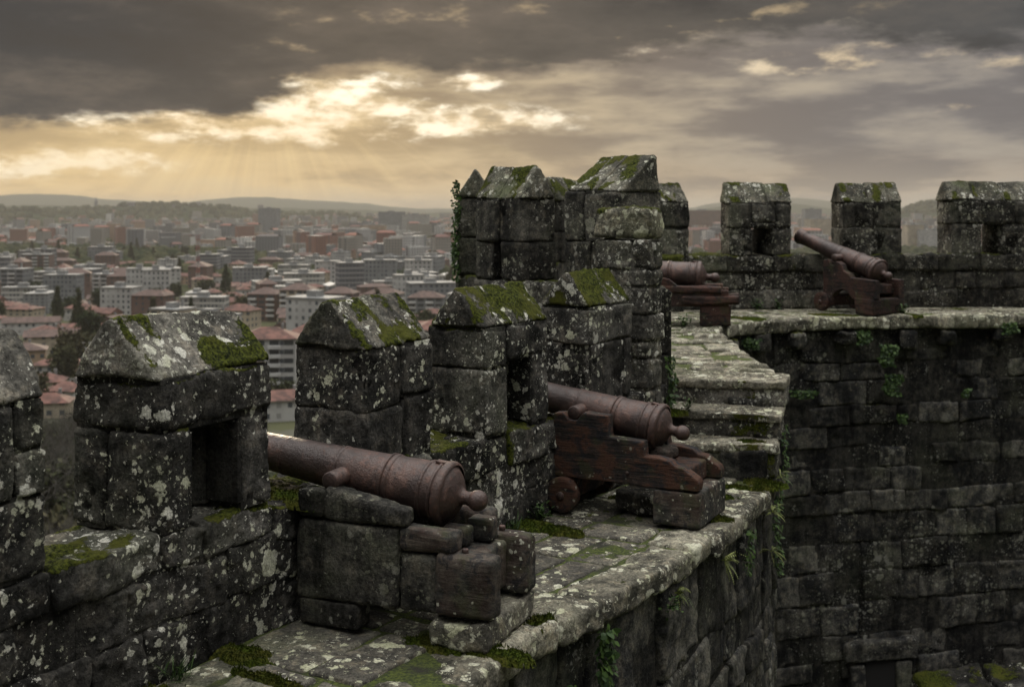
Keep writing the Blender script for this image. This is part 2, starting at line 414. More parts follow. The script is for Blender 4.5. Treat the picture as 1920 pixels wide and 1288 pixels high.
def pos(I0, I1, T, a, b):
    return (I0[0] + (I1[0] - I0[0]) * a + T[0] * b, I0[1] + (I1[1] - I0[1]) * a + T[1] * b)
def merlon(parent, loc, I0, I1, T, z0, ze, za, blocks, res, capn=(0, .52, 1), mb=0.0, mw=M_wall, mc=M_cap, shed=False, amp=0.011, rad=0.018, over=0.010, label=None, ridge=.5):
    acc = Acc()
    for bk in blocks:
        a0, a1, b0, b1, lo, hi = bk[:6]; ao0, ao1 = (bk[6:8] if len(bk) > 6 else (a0, a1))
        j = rng.uniform(-.006, .006)
        def P_(a, b, z): q = pos(I0, I1, T, a, b); return (q[0], q[1], z)
        # a at inner side b0, ao at outer side b1
        acc.hexa([P_(a0, b0, lo), P_(a1, b0, lo), P_(ao0, b1, lo), P_(ao1, b1, lo), P_(a0, b0, hi), P_(a1, b0, hi), P_(ao0, b1, hi), P_(ao1, b1, hi)],
                 res=res, rad=rad, amp=amp, moss=moss_fn(mb - 0.55, f=3.4, seed=5))
    for bk in blocks:   # hearting that closes the joints
        a0, a1, b0, b1, lo, hi = bk[:6]; ao0, ao1 = (bk[6:8] if len(bk) > 6 else (a0, a1))
        La = math.dist(I0, I1); Lb = math.hypot(*T); ia, ib = .016 / La, .016 / Lb
        for (ea, eb, ez) in ((ia, ib, -.012), (-.010 / La, ib, .03), (ia, -.010 / Lb, .03)):
            def P_(a, b, z): q = pos(I0, I1, T, a, b); return (q[0], q[1], z)
            A0_, A1_, O0, O1, B0, B1, Z0, Z1 = a0 + ea, a1 - ea, ao0 + ea, ao1 - ea, b0 + eb, b1 - eb, lo + ez, hi - ez
            A0_, O0, B0 = max(A0_, ia), max(O0, ia), max(B0, ib); A1_, O1, B1 = min(A1_, 1 - ia), min(O1, 1 - ia), min(B1, 1 - ib); Z1 = min(Z1, ze + .03)
            acc.hexa([P_(A0_, B0, Z0), P_(A1_, B0, Z0), P_(O0, B1, Z0), P_(O1, B1, Z0), P_(A0_, B0, Z1), P_(A1_, B0, Z1), P_(O0, B1, Z1), P_(O1, B1, Z1)], res=1, rad=.004, amp=0, gap=0, tint=0.0)
    o = acc.build('merlon', mw, parent, loc)
    if label: o['label'] = label
    cap = Acc(); rw = 0.05
    for i in range(len(capn) - 1):
        a0, a1 = capn[i] - (0.02 if i == 0 else 0), capn[i + 1] + (0.02 if i == len(capn) - 2 else 0)
        dz = rng.uniform(-.012, .012); zz = za + dz
        br = (ridge - .03, ridge + .03)
        cs = []
        for z, bs in ((ze, (-over * 2, 1 + over * 2)), (zz, br)):
            for bb in bs:
                for aa in (a0, a1):
                    q = pos(I0, I1, T, aa, bb); cs.append((q[0], q[1], z))
        # order must be x fastest, then y, then z
        def mf(P, nd, lo=ze):
            m = fbm(P * np.array([5.5, 5.5, 1.0]) + 3.7, 11, 3) * 1.0 + .5 * fbm(P * 2.1, 13, 2) + mb + .10
            return np.clip((m - .65 * np.clip(np.abs(nd[:, 0]) - .3, 0, 1)) * 2.2, 0, 1)
        cap.hexa(cs, res=res, rad=0.03, amp=amp * 1.0, gap=0.002, moss=mf)
    cap.build('capstone', mc, o, loc)
    return o

# ================================================================== LOWER WALL WALK
BASE = (-0.8, 6.9, 0.0)
inner = Line([(-3.2, 2.9), (-2.35, 4.55), (-2.06, 5.07), (-1.73, 5.60), (-1.333, 6.32), (-.872, 6.995), (-.521, 7.51), (-.187, 8.0), (.285, 8.69), (.643, 9.22), (1.035, 9.80), (1.42, 10.4)])
def s_of(pt):
    ss_ = np.linspace(0, inner.L, 3000); q = np.array([inner.at(t) for t in ss_])
    return ss_[np.argmin(((q - np.array(pt)) ** 2).sum(1))]
par = empty('parapet_wall', BASE)
tag(par, 'dark lichen spotted battlement wall of the lower wall walk with five gabled merlons', 'battlement')
acc = Acc()
SILL = 0.70
sG1, sG1b = s_of((-1.333, 6.32)), s_of((-.872, 6.995))
sG2, sG2b = s_of((.285, 8.69)), s_of((.643, 9.22))
wall(acc, inner, 0, 0.52, [-.02, 0.25, 0.50], .50, .012, s0=0.9, s1=sG1, amp=.020, rad=.016, gap=.002, jut=.01, moss=moss_fn(-.62, seed=8))
wall(acc, inner, 0, 0.52, [-.02, 0.22, 0.46], .45, .012, s0=sG1, amp=.020, rad=.016, gap=.002, jut=.01, moss=moss_fn(-.55, seed=8))
core(acc, inner, 0.014, 0.50, -.3, SILL - .05, s0=0.9, n=14)
core(acc, inner, 0.06, 0.9, -7, -.02, s0=0.9, n=10)
wl = acc.build('wall_face', M_wall, par, BASE)
# sill course: one long stone under each merlon and in each gap
acc = Acc()
def sill(a, b, z0, z1, m=-.35, d0=-.015, d1=.56, n=1, tilt=0.0):
    for i in range(n):
        t0 = a + (b - a) * i / n; t1 = a + (b - a) * (i + 1) / n
        cs = []
        for z in (z0, z1):
            for dd in (d0, d1):
                for t in (t0, t1):
                    q = inner.off(t, dd); cs.append((q[0], q[1], z - (tilt if (dd == d1 and z == z1) else 0)))
        acc.hexa(cs, res=.012, rad=.024, amp=.020, gap=.003, moss=moss_fn(m + .12, seed=14, f=4))
sM1, sM1b = s_of((-2.35, 4.55)), s_of((-2.06, 5.07))
sM2 = s_of((-1.73, 5.60)); sM3b = s_of((-.521, 7.51)); sM4 = s_of((-.187, 8.0)); sM5b = s_of((1.035, 9.8))
sill(.9, sM1b, .50, SILL + .01, -.6, n=3)
sill(sM1b, sM2, .50, SILL, -.42, n=1, d0=-.03); sill(sM2, sM2 + .3, .50, SILL - .01, -.6)
sill(sM2 + .3, sG1, .50, SILL - .01, -.3)
sill(sG1, sG1b, .46, SILL - .045, -.25, d0=-.03, n=2)
sill(sG1b, sM3b, .46, SILL, -.5, n=2); sill(sM3b, sM4, .46, SILL, -.30, d0=-.04, n=1)
sill(sM4, sM4 + .3, .46, SILL, -.5, d0=0); sill(sM4 + .3, sG2, .44, SILL, -.22, d0=-.03)
sill(sG2, sG2b, .46, SILL - .045, -.1, n=1); sill(sG2b, inner.L, .46, SILL, -.5, n=3)
acc.build('sill_course', M_wall, par, BASE)
RES = .0125
def TT(a, b, k=.5):
    d = np.array(b) - np.array(a); d /= np.linalg.norm(d); return (-d[1] * k, d[0] * k)
# merlon 1 (cut by the left edge of the photo)
I0, I1 = (-2.62, 4.08), (-2.06, 5.04)
merlon(par, BASE, I0, I1, (-.44, .24), SILL, 1.46, 1.76,
       [(0, .45, 0, 1, SILL, 1.08), (.45, 1, 0, 1, SILL, 1.05), (0, .5, 0, 1, 1.08, 1.46), (.5, .86, 0, 1, 1.05, 1.46), (.86, 1, 0, .45, 1.05, 1.25), (.86, 1, 0, .45, 1.25, 1.46), (.86, 1, .45, 1, 1.05, 1.46)], RES, mb=-.42)
# merlon 2: big, worn loophole
I0, I1 = (-1.73, 5.60), (-1.333, 6.32); T = (-.525, .225)
merlon(par, BASE, I0, I1, T, SILL, 1.45, 1.765,
       [(0, .27, 0, .62, SILL, 1.20), (0, .27, .62, 1, SILL, 1.20), (.70, 1, 0, .42, SILL, 1.20), (.50, 1, .42, 1, SILL, 1.20, .42, 1), (.27, .40, .62, 1, SILL, 1.2),
        (0, 1.0, 0, 1, 1.20, 1.45)], RES, capn=(0, 1), mb=.27, amp=.015, rad=.026,
       label='merlon with a worn open loophole in its inner face and moss on the cap')
# merlon 3: solid
I0, I1 = (-.90, 6.95), (-.515, 7.52)
merlon(par, BASE, I0, I1, TT(I0, I1, .61), SILL - .02, 1.44, 1.725,
       [(0, .55, 0, 1, SILL - .02, 1.06), (.55, 1, 0, 1, SILL - .02, 1.12), (0, .5, 0, 1, 1.06, 1.44), (.5, 1, 0, 1, 1.12, 1.44)], RES, capn=(0, 1), mb=.14, amp=.014, rad=.022)
# merlon 4: neat rectangular loophole
I0, I1 = (-.187, 8.0), (.285, 8.69)
merlon(par, BASE, I0, I1, TT(I0, I1, .52), SILL, 1.455, 1.75,
       [(0, .34, 0, 1, SILL, 1.17, 0, .40), (.72, 1, 0, .55, SILL, 1.22), (.42, 1, .55, 1, SILL, 1.22), (0, .34, 0, 1, 1.17, 1.455), (.34, 1, 0, 1, 1.22, 1.455)], RES, capn=(0, 1), mb=.10,
       label='merlon with a rectangular loophole and a steep mossy cap')
# merlon 5: plain, beside the tall pier
I0, I1 = (.643, 9.22), (1.035, 9.80)
merlon(par, BASE, I0, I1, TT(I0, I1, .5), SILL, 1.50, 1.80,
       [(0, .8, 0, .55, SILL, 1.21), (0, .8, .55, 1, SILL, 1.21), (.8, 1, 0, 1, SILL, 1.21), (0, 1, 0, 1, 1.21, 1.50)], .016, mb=.05, capn=(0, 1))

# tall rubble pier at the top of the steps
PB = (1.05, 10.15, 0)
pier = empty('stone_pier', PB); tag(pier, 'tall square rubble pier with a mossy block on top, beside the steps', 'pier')
acc = Acc()
A0 = np.array((1.195, 9.95)); X = np.array((-.83, .56)) * .55; Yv = np.array((.56, .83)) * .30
def pb(a, b, z): q = A0 + X * a + Yv * b; return (q[0], q[1], z)
def pblk(ac, a0, a1, b0, b1, z0, z1, **k):
    ac.hexa([pb(a0, b0, z0), pb(a0, b1, z0), pb(a1, b0, z0), pb(a1, b1, z0), pb(a0, b0, z1), pb(a0, b1, z1), pb(a1, b0, z1), pb(a1, b1, z1)], **k)
zz = [0.0, .28, .50, .72, .98, 1.14, 1.38, 1.62, 1.78, 2.04]
for i in range(len(zz) - 1):
    sp = rng.uniform(.3, .6); sq = rng.uniform(.35, .65); a1 = 1.0 if i > 5 else 1.0
    for (p0, p1) in ((0, sp), (sp, a1)):
        if i % 2: pblk(acc, p0, p1, 0, 1, zz[i], zz[i + 1], res=.016, rad=.03, amp=.016, gap=.003, moss=moss_fn(-.6, seed=21))
        else:
            pblk(acc, p0, p1, 0, sq, zz[i], zz[i + 1], res=.016, rad=.03, amp=.016, gap=.003, moss=moss_fn(-.6, seed=21))
            pblk(acc, p0, p1, sq, 1, zz[i], zz[i + 1], res=.016, rad=.03, amp=.016, gap=.003, moss=moss_fn(-.6, seed=22))
pblk(acc, .03, .97, .05, .95, -.2, 2.0, res=1, rad=.01, amp=0, tint=0)
acc.build('shaft', M_cap, pier, PB)
acc = Acc(); pblk(acc, -.03, 1.06, -.04, 1.04, 2.04, 2.305, res=.014, rad=.045, amp=.022, moss=moss_fn(.02, k=2.4, f=2.6, seed=31))
acc.build('capstone', M_edge, pier, PB)

# ------------------------------------------------------------------ paving
def paving(acc, L1, L2, z, row, ncol, res, z_th=.12, edge_over=0.0, edge_th=.16, a=0.0, b=1.0, ecol=None, jitz=.006, amp=.009, edgew=.30, moss=None, rad=.02, edge_acc=None):
    """irregular slabs between two plan lines; the last column is the coping over the edge L2"""
    t = a; k = 0
    n = max(2, int((b - a) * (L1.L + L2.L) / 2 / row))
    cuts = [a]
    for i in range(1, n): cuts.append(a + (b - a) * (i + rng.uniform(-.2, .2)) / n)
    cuts.append(b)
    sk = lambda: rng.uniform(-.10, .10) / n
    for i in range(n):
        ts = (cuts[i], cuts[i + 1])
        def P_(tt, f, over=0.0):
            p = L1.at(tt * L1.L) * (1 - f) + L2.at(tt * L2.L) * f
            if over: d = L2.at(tt * L2.L) - L1.at(tt * L1.L); p = p + d / np.linalg.norm(d) * over
            return p
        wid = np.linalg.norm(P_(ts[0], 1) - P_(ts[0], 0)); ew = edgew / wid
        nc = ncol if isinstance(ncol, int) else rng.choice(ncol)
        cs = sorted([0] + [(j + 1 + rng.uniform(-.25, .25)) / (nc + 1) * (1 - ew) for j in range(nc)] + [1 - ew * rng.uniform(.8, 1.25)])
        for j in range(len(cs) - 1):
            f0, f1 = cs[j], cs[j + 1]; dz = rng.uniform(-jitz, jitz)
            mids = [ts[0], ts[1]] if rng.random() < .75 else [ts[0], (ts[0] + ts[1]) / 2 + sk(), ts[1]]
            for q in range(len(mids) - 1):
                p = [P_(mids[q], f0), P_(mids[q + 1], f0), P_(mids[q], f1), P_(mids[q + 1], f1)]
                acc.hexa([(x[0], x[1], z - z_th) for x in p] + [(x[0], x[1], z + dz) for x in p], res=res, rad=rad, amp=amp, gap=.013, moss=moss)
        # coping stone
        ov = edge_over + rng.uniform(-.02, .025); dz = rng.uniform(-jitz, jitz)
        p = [P_(ts[0], cs[-1]), P_(ts[1], cs[-1]), P_(ts[0], 1, ov), P_(ts[1], 1, ov)]
        (edge_acc or acc).hexa([(x[0], x[1], z - edge_th) for x in p] + [(x[0], x[1], z + dz) for x in p], res=res, rad=rad * 2.0, amp=amp * 1.8, gap=.006, moss=moss)
def sheet(name, pts, z, mat, kind=None, label=None):
    bm = bmesh.new(); vs = [bm.verts.new((x, y, z)) for x, y in pts]; f = bm.faces.new(vs)
    if f.normal.z < 0: f.normal_flip()
    me = bpy.data.meshes.new(name); bm.to_mesh(me); bm.free(); me.materials.append(mat)
    o = bpy.data.objects.new(name, me); col.objects.link(o)
    if kind: o['kind'] = kind
    return o
M_joint, tj, bj = newmat('joint_moss')
Pj = tj.new('ShaderNodeTexCoord').outputs['Object']
tj.put(bj.inputs['Base Color'], tj.mix(tj.ss(tj.noise(Pj, 2.2, 4, .6), .34, .5), (0.022, 0.020, 0.014), tj.mix(tj.ss(tj.noise(Pj, 50, 4, .7), .35, .65), (0.02, 0.03, 0.005), (0.10, 0.125, 0.015))))
bj.inputs['Roughness'].default_value = 1
bpj = tj.new('ShaderNodeBump'); bpj.inputs['Distance'].default_value = .03; tj.put(bpj.inputs['Height'], tj.noise(Pj, 45, 6, .8)); tj.put(bj.inputs['Normal'], bpj.outputs[0])
def strip_mesh(name, L1, L2, z, mat, n=120, m=14, z_amp=.008):
    v = []; 
    for i in range(n + 1):
        for j in range(m + 1):
            f = j / m; p = L1.at(i / n * L1.L) * (1 - f) + L2.at(i / n * L2.L) * f; v.append((p[0], p[1], z))
    v = np.array(v); v[:, 2] += z_amp * vn(v * 14, 3) + z_amp * vn(v * 5, 4)
    fs = [(i * (m + 1) + j, i * (m + 1) + j + 1, (i + 1) * (m + 1) + j + 1, (i + 1) * (m + 1) + j) for i in range(n) for j in range(m)]
    ac = Acc(); ac.raw(v, fs); return ac

low_in = Line([(-2.35, 4.55), (-1.73, 5.60), (-1.333, 6.32), (-.872, 6.995), (-.187, 8.0), (.643, 9.22), (1.28, 10.12)])
low_ed = Line([(-1.30, 3.85), (-.90, 4.55), (-.24, 5.61), (.15, 6.30), (.86, 7.16), (1.35, 7.98), (2.10, 9.40), (2.22, 9.72)])
accw = Acc(); acce = Acc()
paving(accw, low_in, low_ed, 0.0, .52, (1, 1, 2), .013, edge_over=.05, edge_th=.17, moss=moss_fn(-.74, f=3.2, seed=41), edge_acc=acce, edgew=.36, jitz=.008)
o = accw.build('walkway', M_deck); o['kind'] = 'structure'
o = strip_mesh('x', low_in, low_ed, -.027, M_joint, z_amp=.005).build('walkway_joints', M_joint); o['kind'] = 'structure'
RW = (.9, 7.4, 0)
rw = empty('retaining_wall', RW); tag(rw, 'steep rubble retaining wall under the edge of the lower wall walk with pale lichened coping stones', 'wall')
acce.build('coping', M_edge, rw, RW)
rw_line = Line([(-1.30, 3.85), (-.90, 4.55), (-.24, 5.61), (.15, 6.30), (.86, 7.16), (1.35, 7.98), (2.10, 9.40), (2.24, 9.80), (2.50, 10.55), (2.56, 10.85), (2.62, 12.6)])
acc = Acc()
zs = [-6.2]
while zs[-1] < -.55: zs.append(zs[-1] + rng.uniform(.24, .36))
zs[-1] = -.17
wall(acc, rw_line, .05, .45, zs, .42, .020, rad=.030, amp=.022, gap=.004, jut=.03, moss=moss_fn(-.62, f=2.2, seed=44), wav=.03)
wall(acc, rw_line, .05, .45, [-.17, .24], .42, .022, s0=rw_line.L - 2.95, rad=.035, amp=.02, gap=.004, jut=.02, moss=moss_fn(-.35, f=2.2, seed=44))
wall(acc, rw_line, .06, .45, [.24, .56], .42, .022, s0=rw_line.L - 2.1, rad=.035, amp=.02, gap=.004, jut=.02, moss=moss_fn(-.35, f=2.2, seed=44))
core(acc, rw_line, .080, .55, -6.2, -.19, n=14)
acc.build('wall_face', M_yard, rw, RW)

# ------------------------------------------------------------------ steps
SB = (1.9, 10.2, 0)
st = empty('stone_steps', SB); tag(st, 'three worn stone steps with pale lichen rising from the lower to the upper wall walk', 'steps')
def riser_moss(P, nd):
    return np.clip((fbm(P * 2.4, 52, 3) + .75 * np.clip(-nd[:, 1], 0, 1) * np.clip(-nd[:, 1] + .2, 0, 1) - .70) * 1.6, 0, .62)
ST = [((1.22, 10.03), (2.29, 9.74), 0.0, .27), ((1.32, 10.42), (2.40, 10.10), .27, .49), ((1.40, 10.90), (2.52, 10.50), .49, .71)]
for i, (a, b, z0, z1) in enumerate(ST):
    acc = Acc(); a = np.array(a); b = np.array(b); d = (b - a) / np.linalg.norm(b - a); n = np.array((-d[1], d[0]))
    a_in = a - d * .12
    cutp = (0, 1)
    ri = Acc(); jz = rng.uniform(-.006, .006)
    for (ac_, w0, w1, q0, q1, e_) in ((ri, z0 - .03, z1 - .045, 0.018, .6, -.01), (acc, z1 - .075, z1 + jz, -.004, .62, .0)):
        cs = [(p[0], p[1], z) for z in (w0, w1) for p in (a_in + n * q0, b + n * q0 + d * e_, a_in + n * q1, b + n * q1 + d * e_)]
        ac_.hexa(cs, res=.014, rad=.034, amp=.014, gap=.0, moss=riser_moss, seed=90 + i)
    ob = ri.build('step', M_cap, st, SB); acc.build('tread', M_step, ob, SB); continue
    acc.build('step', M_step, st, SB)

# ------------------------------------------------------------------ upper wall walk
up_in = Line([(1.30, 11.25), (1.2, 13.0), (1.0, 15.1)])
up_ed = Line([(2.50, 10.95), (2.57, 11.2), (2.62, 13.0), (2.70, 15.1)])
w_in = Line([(1.0, 15.1), (1.6, 17.4), (2.6, 18.35), (4.2, 18.55), (8.0, 18.9), (12.5, 19.5)])
w_ed = Line([(2.70, 15.1), (2.95, 15.9), (3.45, 16.5), (4.4, 16.85), (8.0, 17.6), (12.5, 18.2)])
accw = Acc(); acce = Acc()
paving(accw, up_in, up_ed, .71, .26, (1, 1, 2), .03, edge_over=.05, moss=moss_fn(-.72, f=1.6, seed=55), jitz=.010, amp=.011, edgew=.42)
paving(accw, w_in, w_ed, .71, .6, (2, 3), .035, edge_over=.08, edge_th=.2, moss=moss_fn(-.66, f=1.4, seed=56), edge_acc=acce, jitz=.01, amp=.012, edgew=.45)
o = accw.build('walkway', M_step); o['kind'] = 'structure'
sm = Acc()
for a_, b_ in ((up_in, up_ed), (w_in, w_ed)):
    q = strip_mesh('x', a_, b_, .688, M_joint, n=80, m=10); sm.raw(q.v[0], q.f[0])
o = sm.build('walkway_joints', M_joint); o['kind'] = 'structure'
sheet('walkway_bed', [(-.9, 12.6), (-.05, 11.2), (1.0, 10.7), (1.5, 11.0), (1.3, 13), (1.1, 15.1), (1.7, 17.4), (2.6, 18.4), (1.4, 18.6), (-.6, 16.3)], .70, M_step, 'structure')

# court wall under the far walk
CW = (6, 17.3, 0)
cw = empty('courtyard_wall', CW); tag(cw, 'tall curved inner court wall of blocky dark stained masonry below the far wall walk', 'wall')
acce.build('coping', M_edge, cw, CW)
cw_l = Line([(2.66, 12.4), (2.72, 15.1), (2.98, 15.95), (3.45, 16.55), (4.4, 16.9), (8.0, 17.65), (12.5, 18.25)])
acc = Acc(); zs = [-6.6]
while zs[-1] < .15: zs.append(zs[-1] + rng.uniform(.27, .50))
zs[-1] = .51
doorway_shade = lambda s, z0, z1: z1 < -4.25 and 5.28 < cw_l.at(s)[0] < 5.78
wall(acc, cw_l, .04, .45, zs, .58, .028, rad=.032, amp=.018, gap=.005, jut=.034, skip=None, moss=moss_fn(-.62, f=1.3, seed=61), wav=.015)
core(acc, cw_l, .060, .5, -6.6, .5, n=24)
acc.build('wall_face', M_yard, cw, CW)
# corbel stones under the coping
acc = Acc()
for s in np.arange(3.6, cw_l.L - .3, .82):
    s = s + rng.uniform(-.15, .15); q = cw_l.off(s, -.05); h = rng.uniform(.2, .3)
    a = cw_l.off(s - .14, -.10 - rng.uniform(0, .05)); b = cw_l.off(s + .14, -.12); c = cw_l.off(s - .14, .25); d = cw_l.off(s + .14, .25)
    acc.hexa([(p[0], p[1], z) for z in (.50 - h, .50) for p in (a, b, c, d)], res=.03, rad=.07, amp=.03, moss=moss_fn(-.35, f=1.8, seed=63))
acc.build('corbel_course', M_yard, cw, CW)
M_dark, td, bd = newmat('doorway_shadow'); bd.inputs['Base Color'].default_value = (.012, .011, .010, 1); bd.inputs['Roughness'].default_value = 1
# doorway with stone jambs low in the court wall, shade inside painted dark
acc = Acc()
pd = [cw_l.off(t, .0) for t in (0, 1)]
sd0 = min(np.linspace(0, cw_l.L, 2000), key=lambda t: abs(cw_l.at(t)[0] - 5.55) + (10 if t < 3 else 0))
for (ds0, ds1, z0, z1, dj) in ((-.52, -.25, -6.6, -4.45, -.06), (.25, .52, -6.6, -4.45, -.06), (-.6, .6, -4.45, -4.15, -.09)):
    zt = z0
    while zt < z1 - .05:
        zn = min(z1, zt + .42)
        p = [cw_l.off(sd0 + ds0, dj), cw_l.off(sd0 + ds1, dj), cw_l.off(sd0 + ds0, .2), cw_l.off(sd0 + ds1, .2)]
        acc.hexa([(x[0], x[1], z) for z in (zt, zn) for x in p], res=.03, rad=.03, amp=.015); zt = zn
dr = acc.build('door_surround', M_yard, cw, CW)
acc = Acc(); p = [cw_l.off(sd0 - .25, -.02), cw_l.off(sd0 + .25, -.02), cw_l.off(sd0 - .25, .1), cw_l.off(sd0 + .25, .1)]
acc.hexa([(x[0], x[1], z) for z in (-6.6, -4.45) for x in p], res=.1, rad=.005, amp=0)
acc.build('doorway_shade', M_dark, dr, CW)  # near-black panel in place of the shaded recess
# sloping stone ledge at the foot of the court
LB = (7.4, 15.6, -6)
acc = Acc()
for i in range(5):
    x0 = 5.9 + i * 1.1; 
    acc.hexa([(x0, 15.0 + .1 * i, -6), (x0 + 1.1, 15.1 + .1 * i, -6), (x0, 16.9, -6), (x0 + 1.1, 17.0, -6),
              (x0, 15.0 + .1 * i, -4.75 + .1 * i), (x0 + 1.1, 15.1 + .1 * i, -4.65 + .1 * i), (x0, 16.9, -4.55 + .1 * i), (x0 + 1.1, 17.0, -4.45 + .1 * i)], tint=.02, res=.05, rad=.06, amp=.04, moss=moss_fn(-.2, f=1.5, seed=66))
tag(acc.build('stone_ledge', M_wall, None, LB), 'low mossy stone ledge at the foot of the court wall beside the dark doorway', 'ledge')
sheet('court_ground', [(-2, 2.5), (14, 2.5), (14, 18.2), (2.3, 18.2), (2.3, 9.5)], -6.0, M_joint, 'structure')
# the far side of the court, out of frame, closes it off
# ------------------------------------------------------------------ bastion parapet (upper level, left)
US = 1.58
BB = (.2, 12, .71)
bas = empty('bastion_wall', BB); tag(bas, 'raised turret parapet with mossy gabled merlons left of the tall pier', 'battlement')
bl_out = Line([(1.50, 10.05 + .62), (1.03, 10.62), (-.02, 11.70), (-.62, 12.55), (-.60, 13.6), (-.3, 15.2), (.45, 16.6), (1.45, 17.9), (2.5, 18.45)])
acc = Acc()
core(acc, bl_out, -.47, -.018, -7, US - .04, n=16)
wall(acc, bl_out, -.5, 0, [.3, .62, .95, 1.27], .55, .025, rad=.03, amp=.016)
wall(acc, bl_out, -.52, .03, [1.27, US], .6, .022, rad=.04, amp=.018, topmoss=moss_fn(.0, f=2, seed=71))
wall(acc, bl_out, -.3, 0, courses(-4, .3, .35), .6, .05, rad=.03, amp=.016)
acc.build('wall_face', M_far, bas, BB)
r_ = np.array((-.64, .77)); n_ = np.array((.77, .64))
def um(c, L, th, ze, za, blocks, res=.02, **k):
    c = np.array(c); I0 = c; I1 = c + r_ * L
    # I0..I1 is the outer face, thickness to the right
    return merlon(bas, BB, tuple(I0), tuple(I1), tuple(n_ * th), US - .02, ze, za, blocks, res, **k)
um((.985, 10.68), .73, .60, 2.48, 2.84, [(0, .5, 0, 1, US, 2.0), (.5, 1, 0, 1, US, 2.0), (0, .62, 0, 1, 2.0, 2.48), (.62, 1, 0, 1, 2.0, 2.48)], mb=.05, mw=M_far, mc=M_fcap, capn=(0, .48, .75, 1), ridge=.86, over=.0)
um((.083, 11.585), .75, .50, 2.42, 2.76, [(0, .42, 0, 1, US, 1.98), (.62, 1, 0, 1, US, 1.98, .55, 1), (.42, .62, .5, 1, US, 1.98), (0, .45, 0, 1, 1.98, 2.42), (.45, 1, 0, 1, 1.98, 2.42)], mb=-.05, mw=M_far, mc=M_fcap)
merlon(bas, BB, (-.62, 12.72), (-.60, 13.5), (.40, .0), US, 2.44, 2.76, [(0, 1, 0, 1, US, 2.0), (0, 1, 0, 1, 2.0, 2.44)], .022, mb=.05, mw=M_far, mc=M_fcap)
merlon(bas, BB, (-.50, 14.2), (-.30, 15.2), (.45, -.05), US, 2.40, 2.74, [(0, 1, 0, 1, US, 2.0), (0, 1, 0, 1, 2.0, 2.40)], .03, mb=.0, mw=M_far, mc=M_fcap)
merlon(bas, BB, (.28, 16.25), (.72, 17.0), (.42, -.28), US, 2.42, 2.76, [(0, 1, 0, 1, US, 2.0), (0, 1, 0, 1, 2.0, 2.42)], .03, mb=.0, mw=M_far, mc=M_fcap)

# ------------------------------------------------------------------ far parapet
FB = (6, 18.6, .71)
fw = empty('parapet_wall', FB); tag(fw, 'far curved battlement wall with square topped merlons and two narrow arrow loops', 'battlement')
fl = Line([(1.55, 17.35), (2.6, 18.35), (4.2, 18.52), (8.0, 18.85), (12.5, 19.45)])
acc = Acc()
core(acc, fl, .022, .5, -7, US - .05, n=16)
wall(acc, fl, 0, .55, [.68, 1.00, 1.30], .55, .026, rad=.04, amp=.022, gap=.004, moss=moss_fn(-.55, f=1.6, seed=81), jut=.02)
wall(acc, fl, -.04, .60, [1.30, US], .62, .026, rad=.04, amp=.020, topmoss=moss_fn(-.15, f=2, seed=82))
acc.build('wall_face', M_far, fw, FB)
def fm(x0, x1, za, blocks, th=.58, ze=2.42, **k):
    y = lambda x: np.interp(x, fl.p[:, 0], fl.p[:, 1])
    I0 = (x0, y(x0)); I1 = (x1, y(x1)); d = np.array(I1) - np.array(I0); d /= np.linalg.norm(d)
    return merlon(fw, FB, I0, I1, (-d[1] * th, d[0] * th), US - .02, ze, za, blocks, .024, mw=M_far, mc=M_fcap, rad=.028, amp=.013, over=.0, **k)
Z = US - .02
fm(2.12, 2.87, 2.74, [(0, 1, 0, 1, Z, 2.02), (0, 1, 0, 1, 2.02, 2.42)], mb=-.1)
fm(3.53, 4.56, 2.745, [(0, .36, 0, 1, Z, 2.02, 0, .475), (.72, 1, 0, 1, Z, 2.02, .545, 1), (0, .36, 0, 1, 2.02, 2.42), (.36, .74, 0, 1, 2.10, 2.42), (.37, .73, 0, 1, 2.02, 2.10), (.74, 1, 0, 1, 2.02, 2.42)], mb=.0, capn=(0, .62, 1),
   label='far merlon with a narrow arrow loop, left of the raised gun')
fm(5.42, 6.42, 2.755, [(0, .5, 0, 1, Z, 2.02), (.5, 1, 0, 1, Z, 2.02), (0, .2, 0, 1, 2.02, 2.42), (.2, .52, 0, 1, 2.02, 2.42), (.52, 1, 0, 1, 2.02, 2.42)], mb=-.05, capn=(0, .45, .8, 1))
fm(7.28, 9.1, 2.80, [(0, .27, 0, 1, Z, 2.08, 0, .405), (.50, .75, 0, 1, Z, 2.08, .450, .75), (.75, 1, 0, 1, Z, 2.08), (0, .28, 0, 1, 2.08, 2.46), (.28, .6, 0, 1, 2.08, 2.46), (.6, 1, 0, 1, 2.08, 2.46)], ze=2.46, mb=-.15, capn=(0, .22, .5, .8, 1),
   label='widest far merlon with a narrow arrow loop at the right end of the wall')
fm(9.9, 11.2, 2.8, [(0, 1, 0, 1, Z, 2.02), (0, 1, 0, 1, 2.02, 2.42)], mb=-.15)
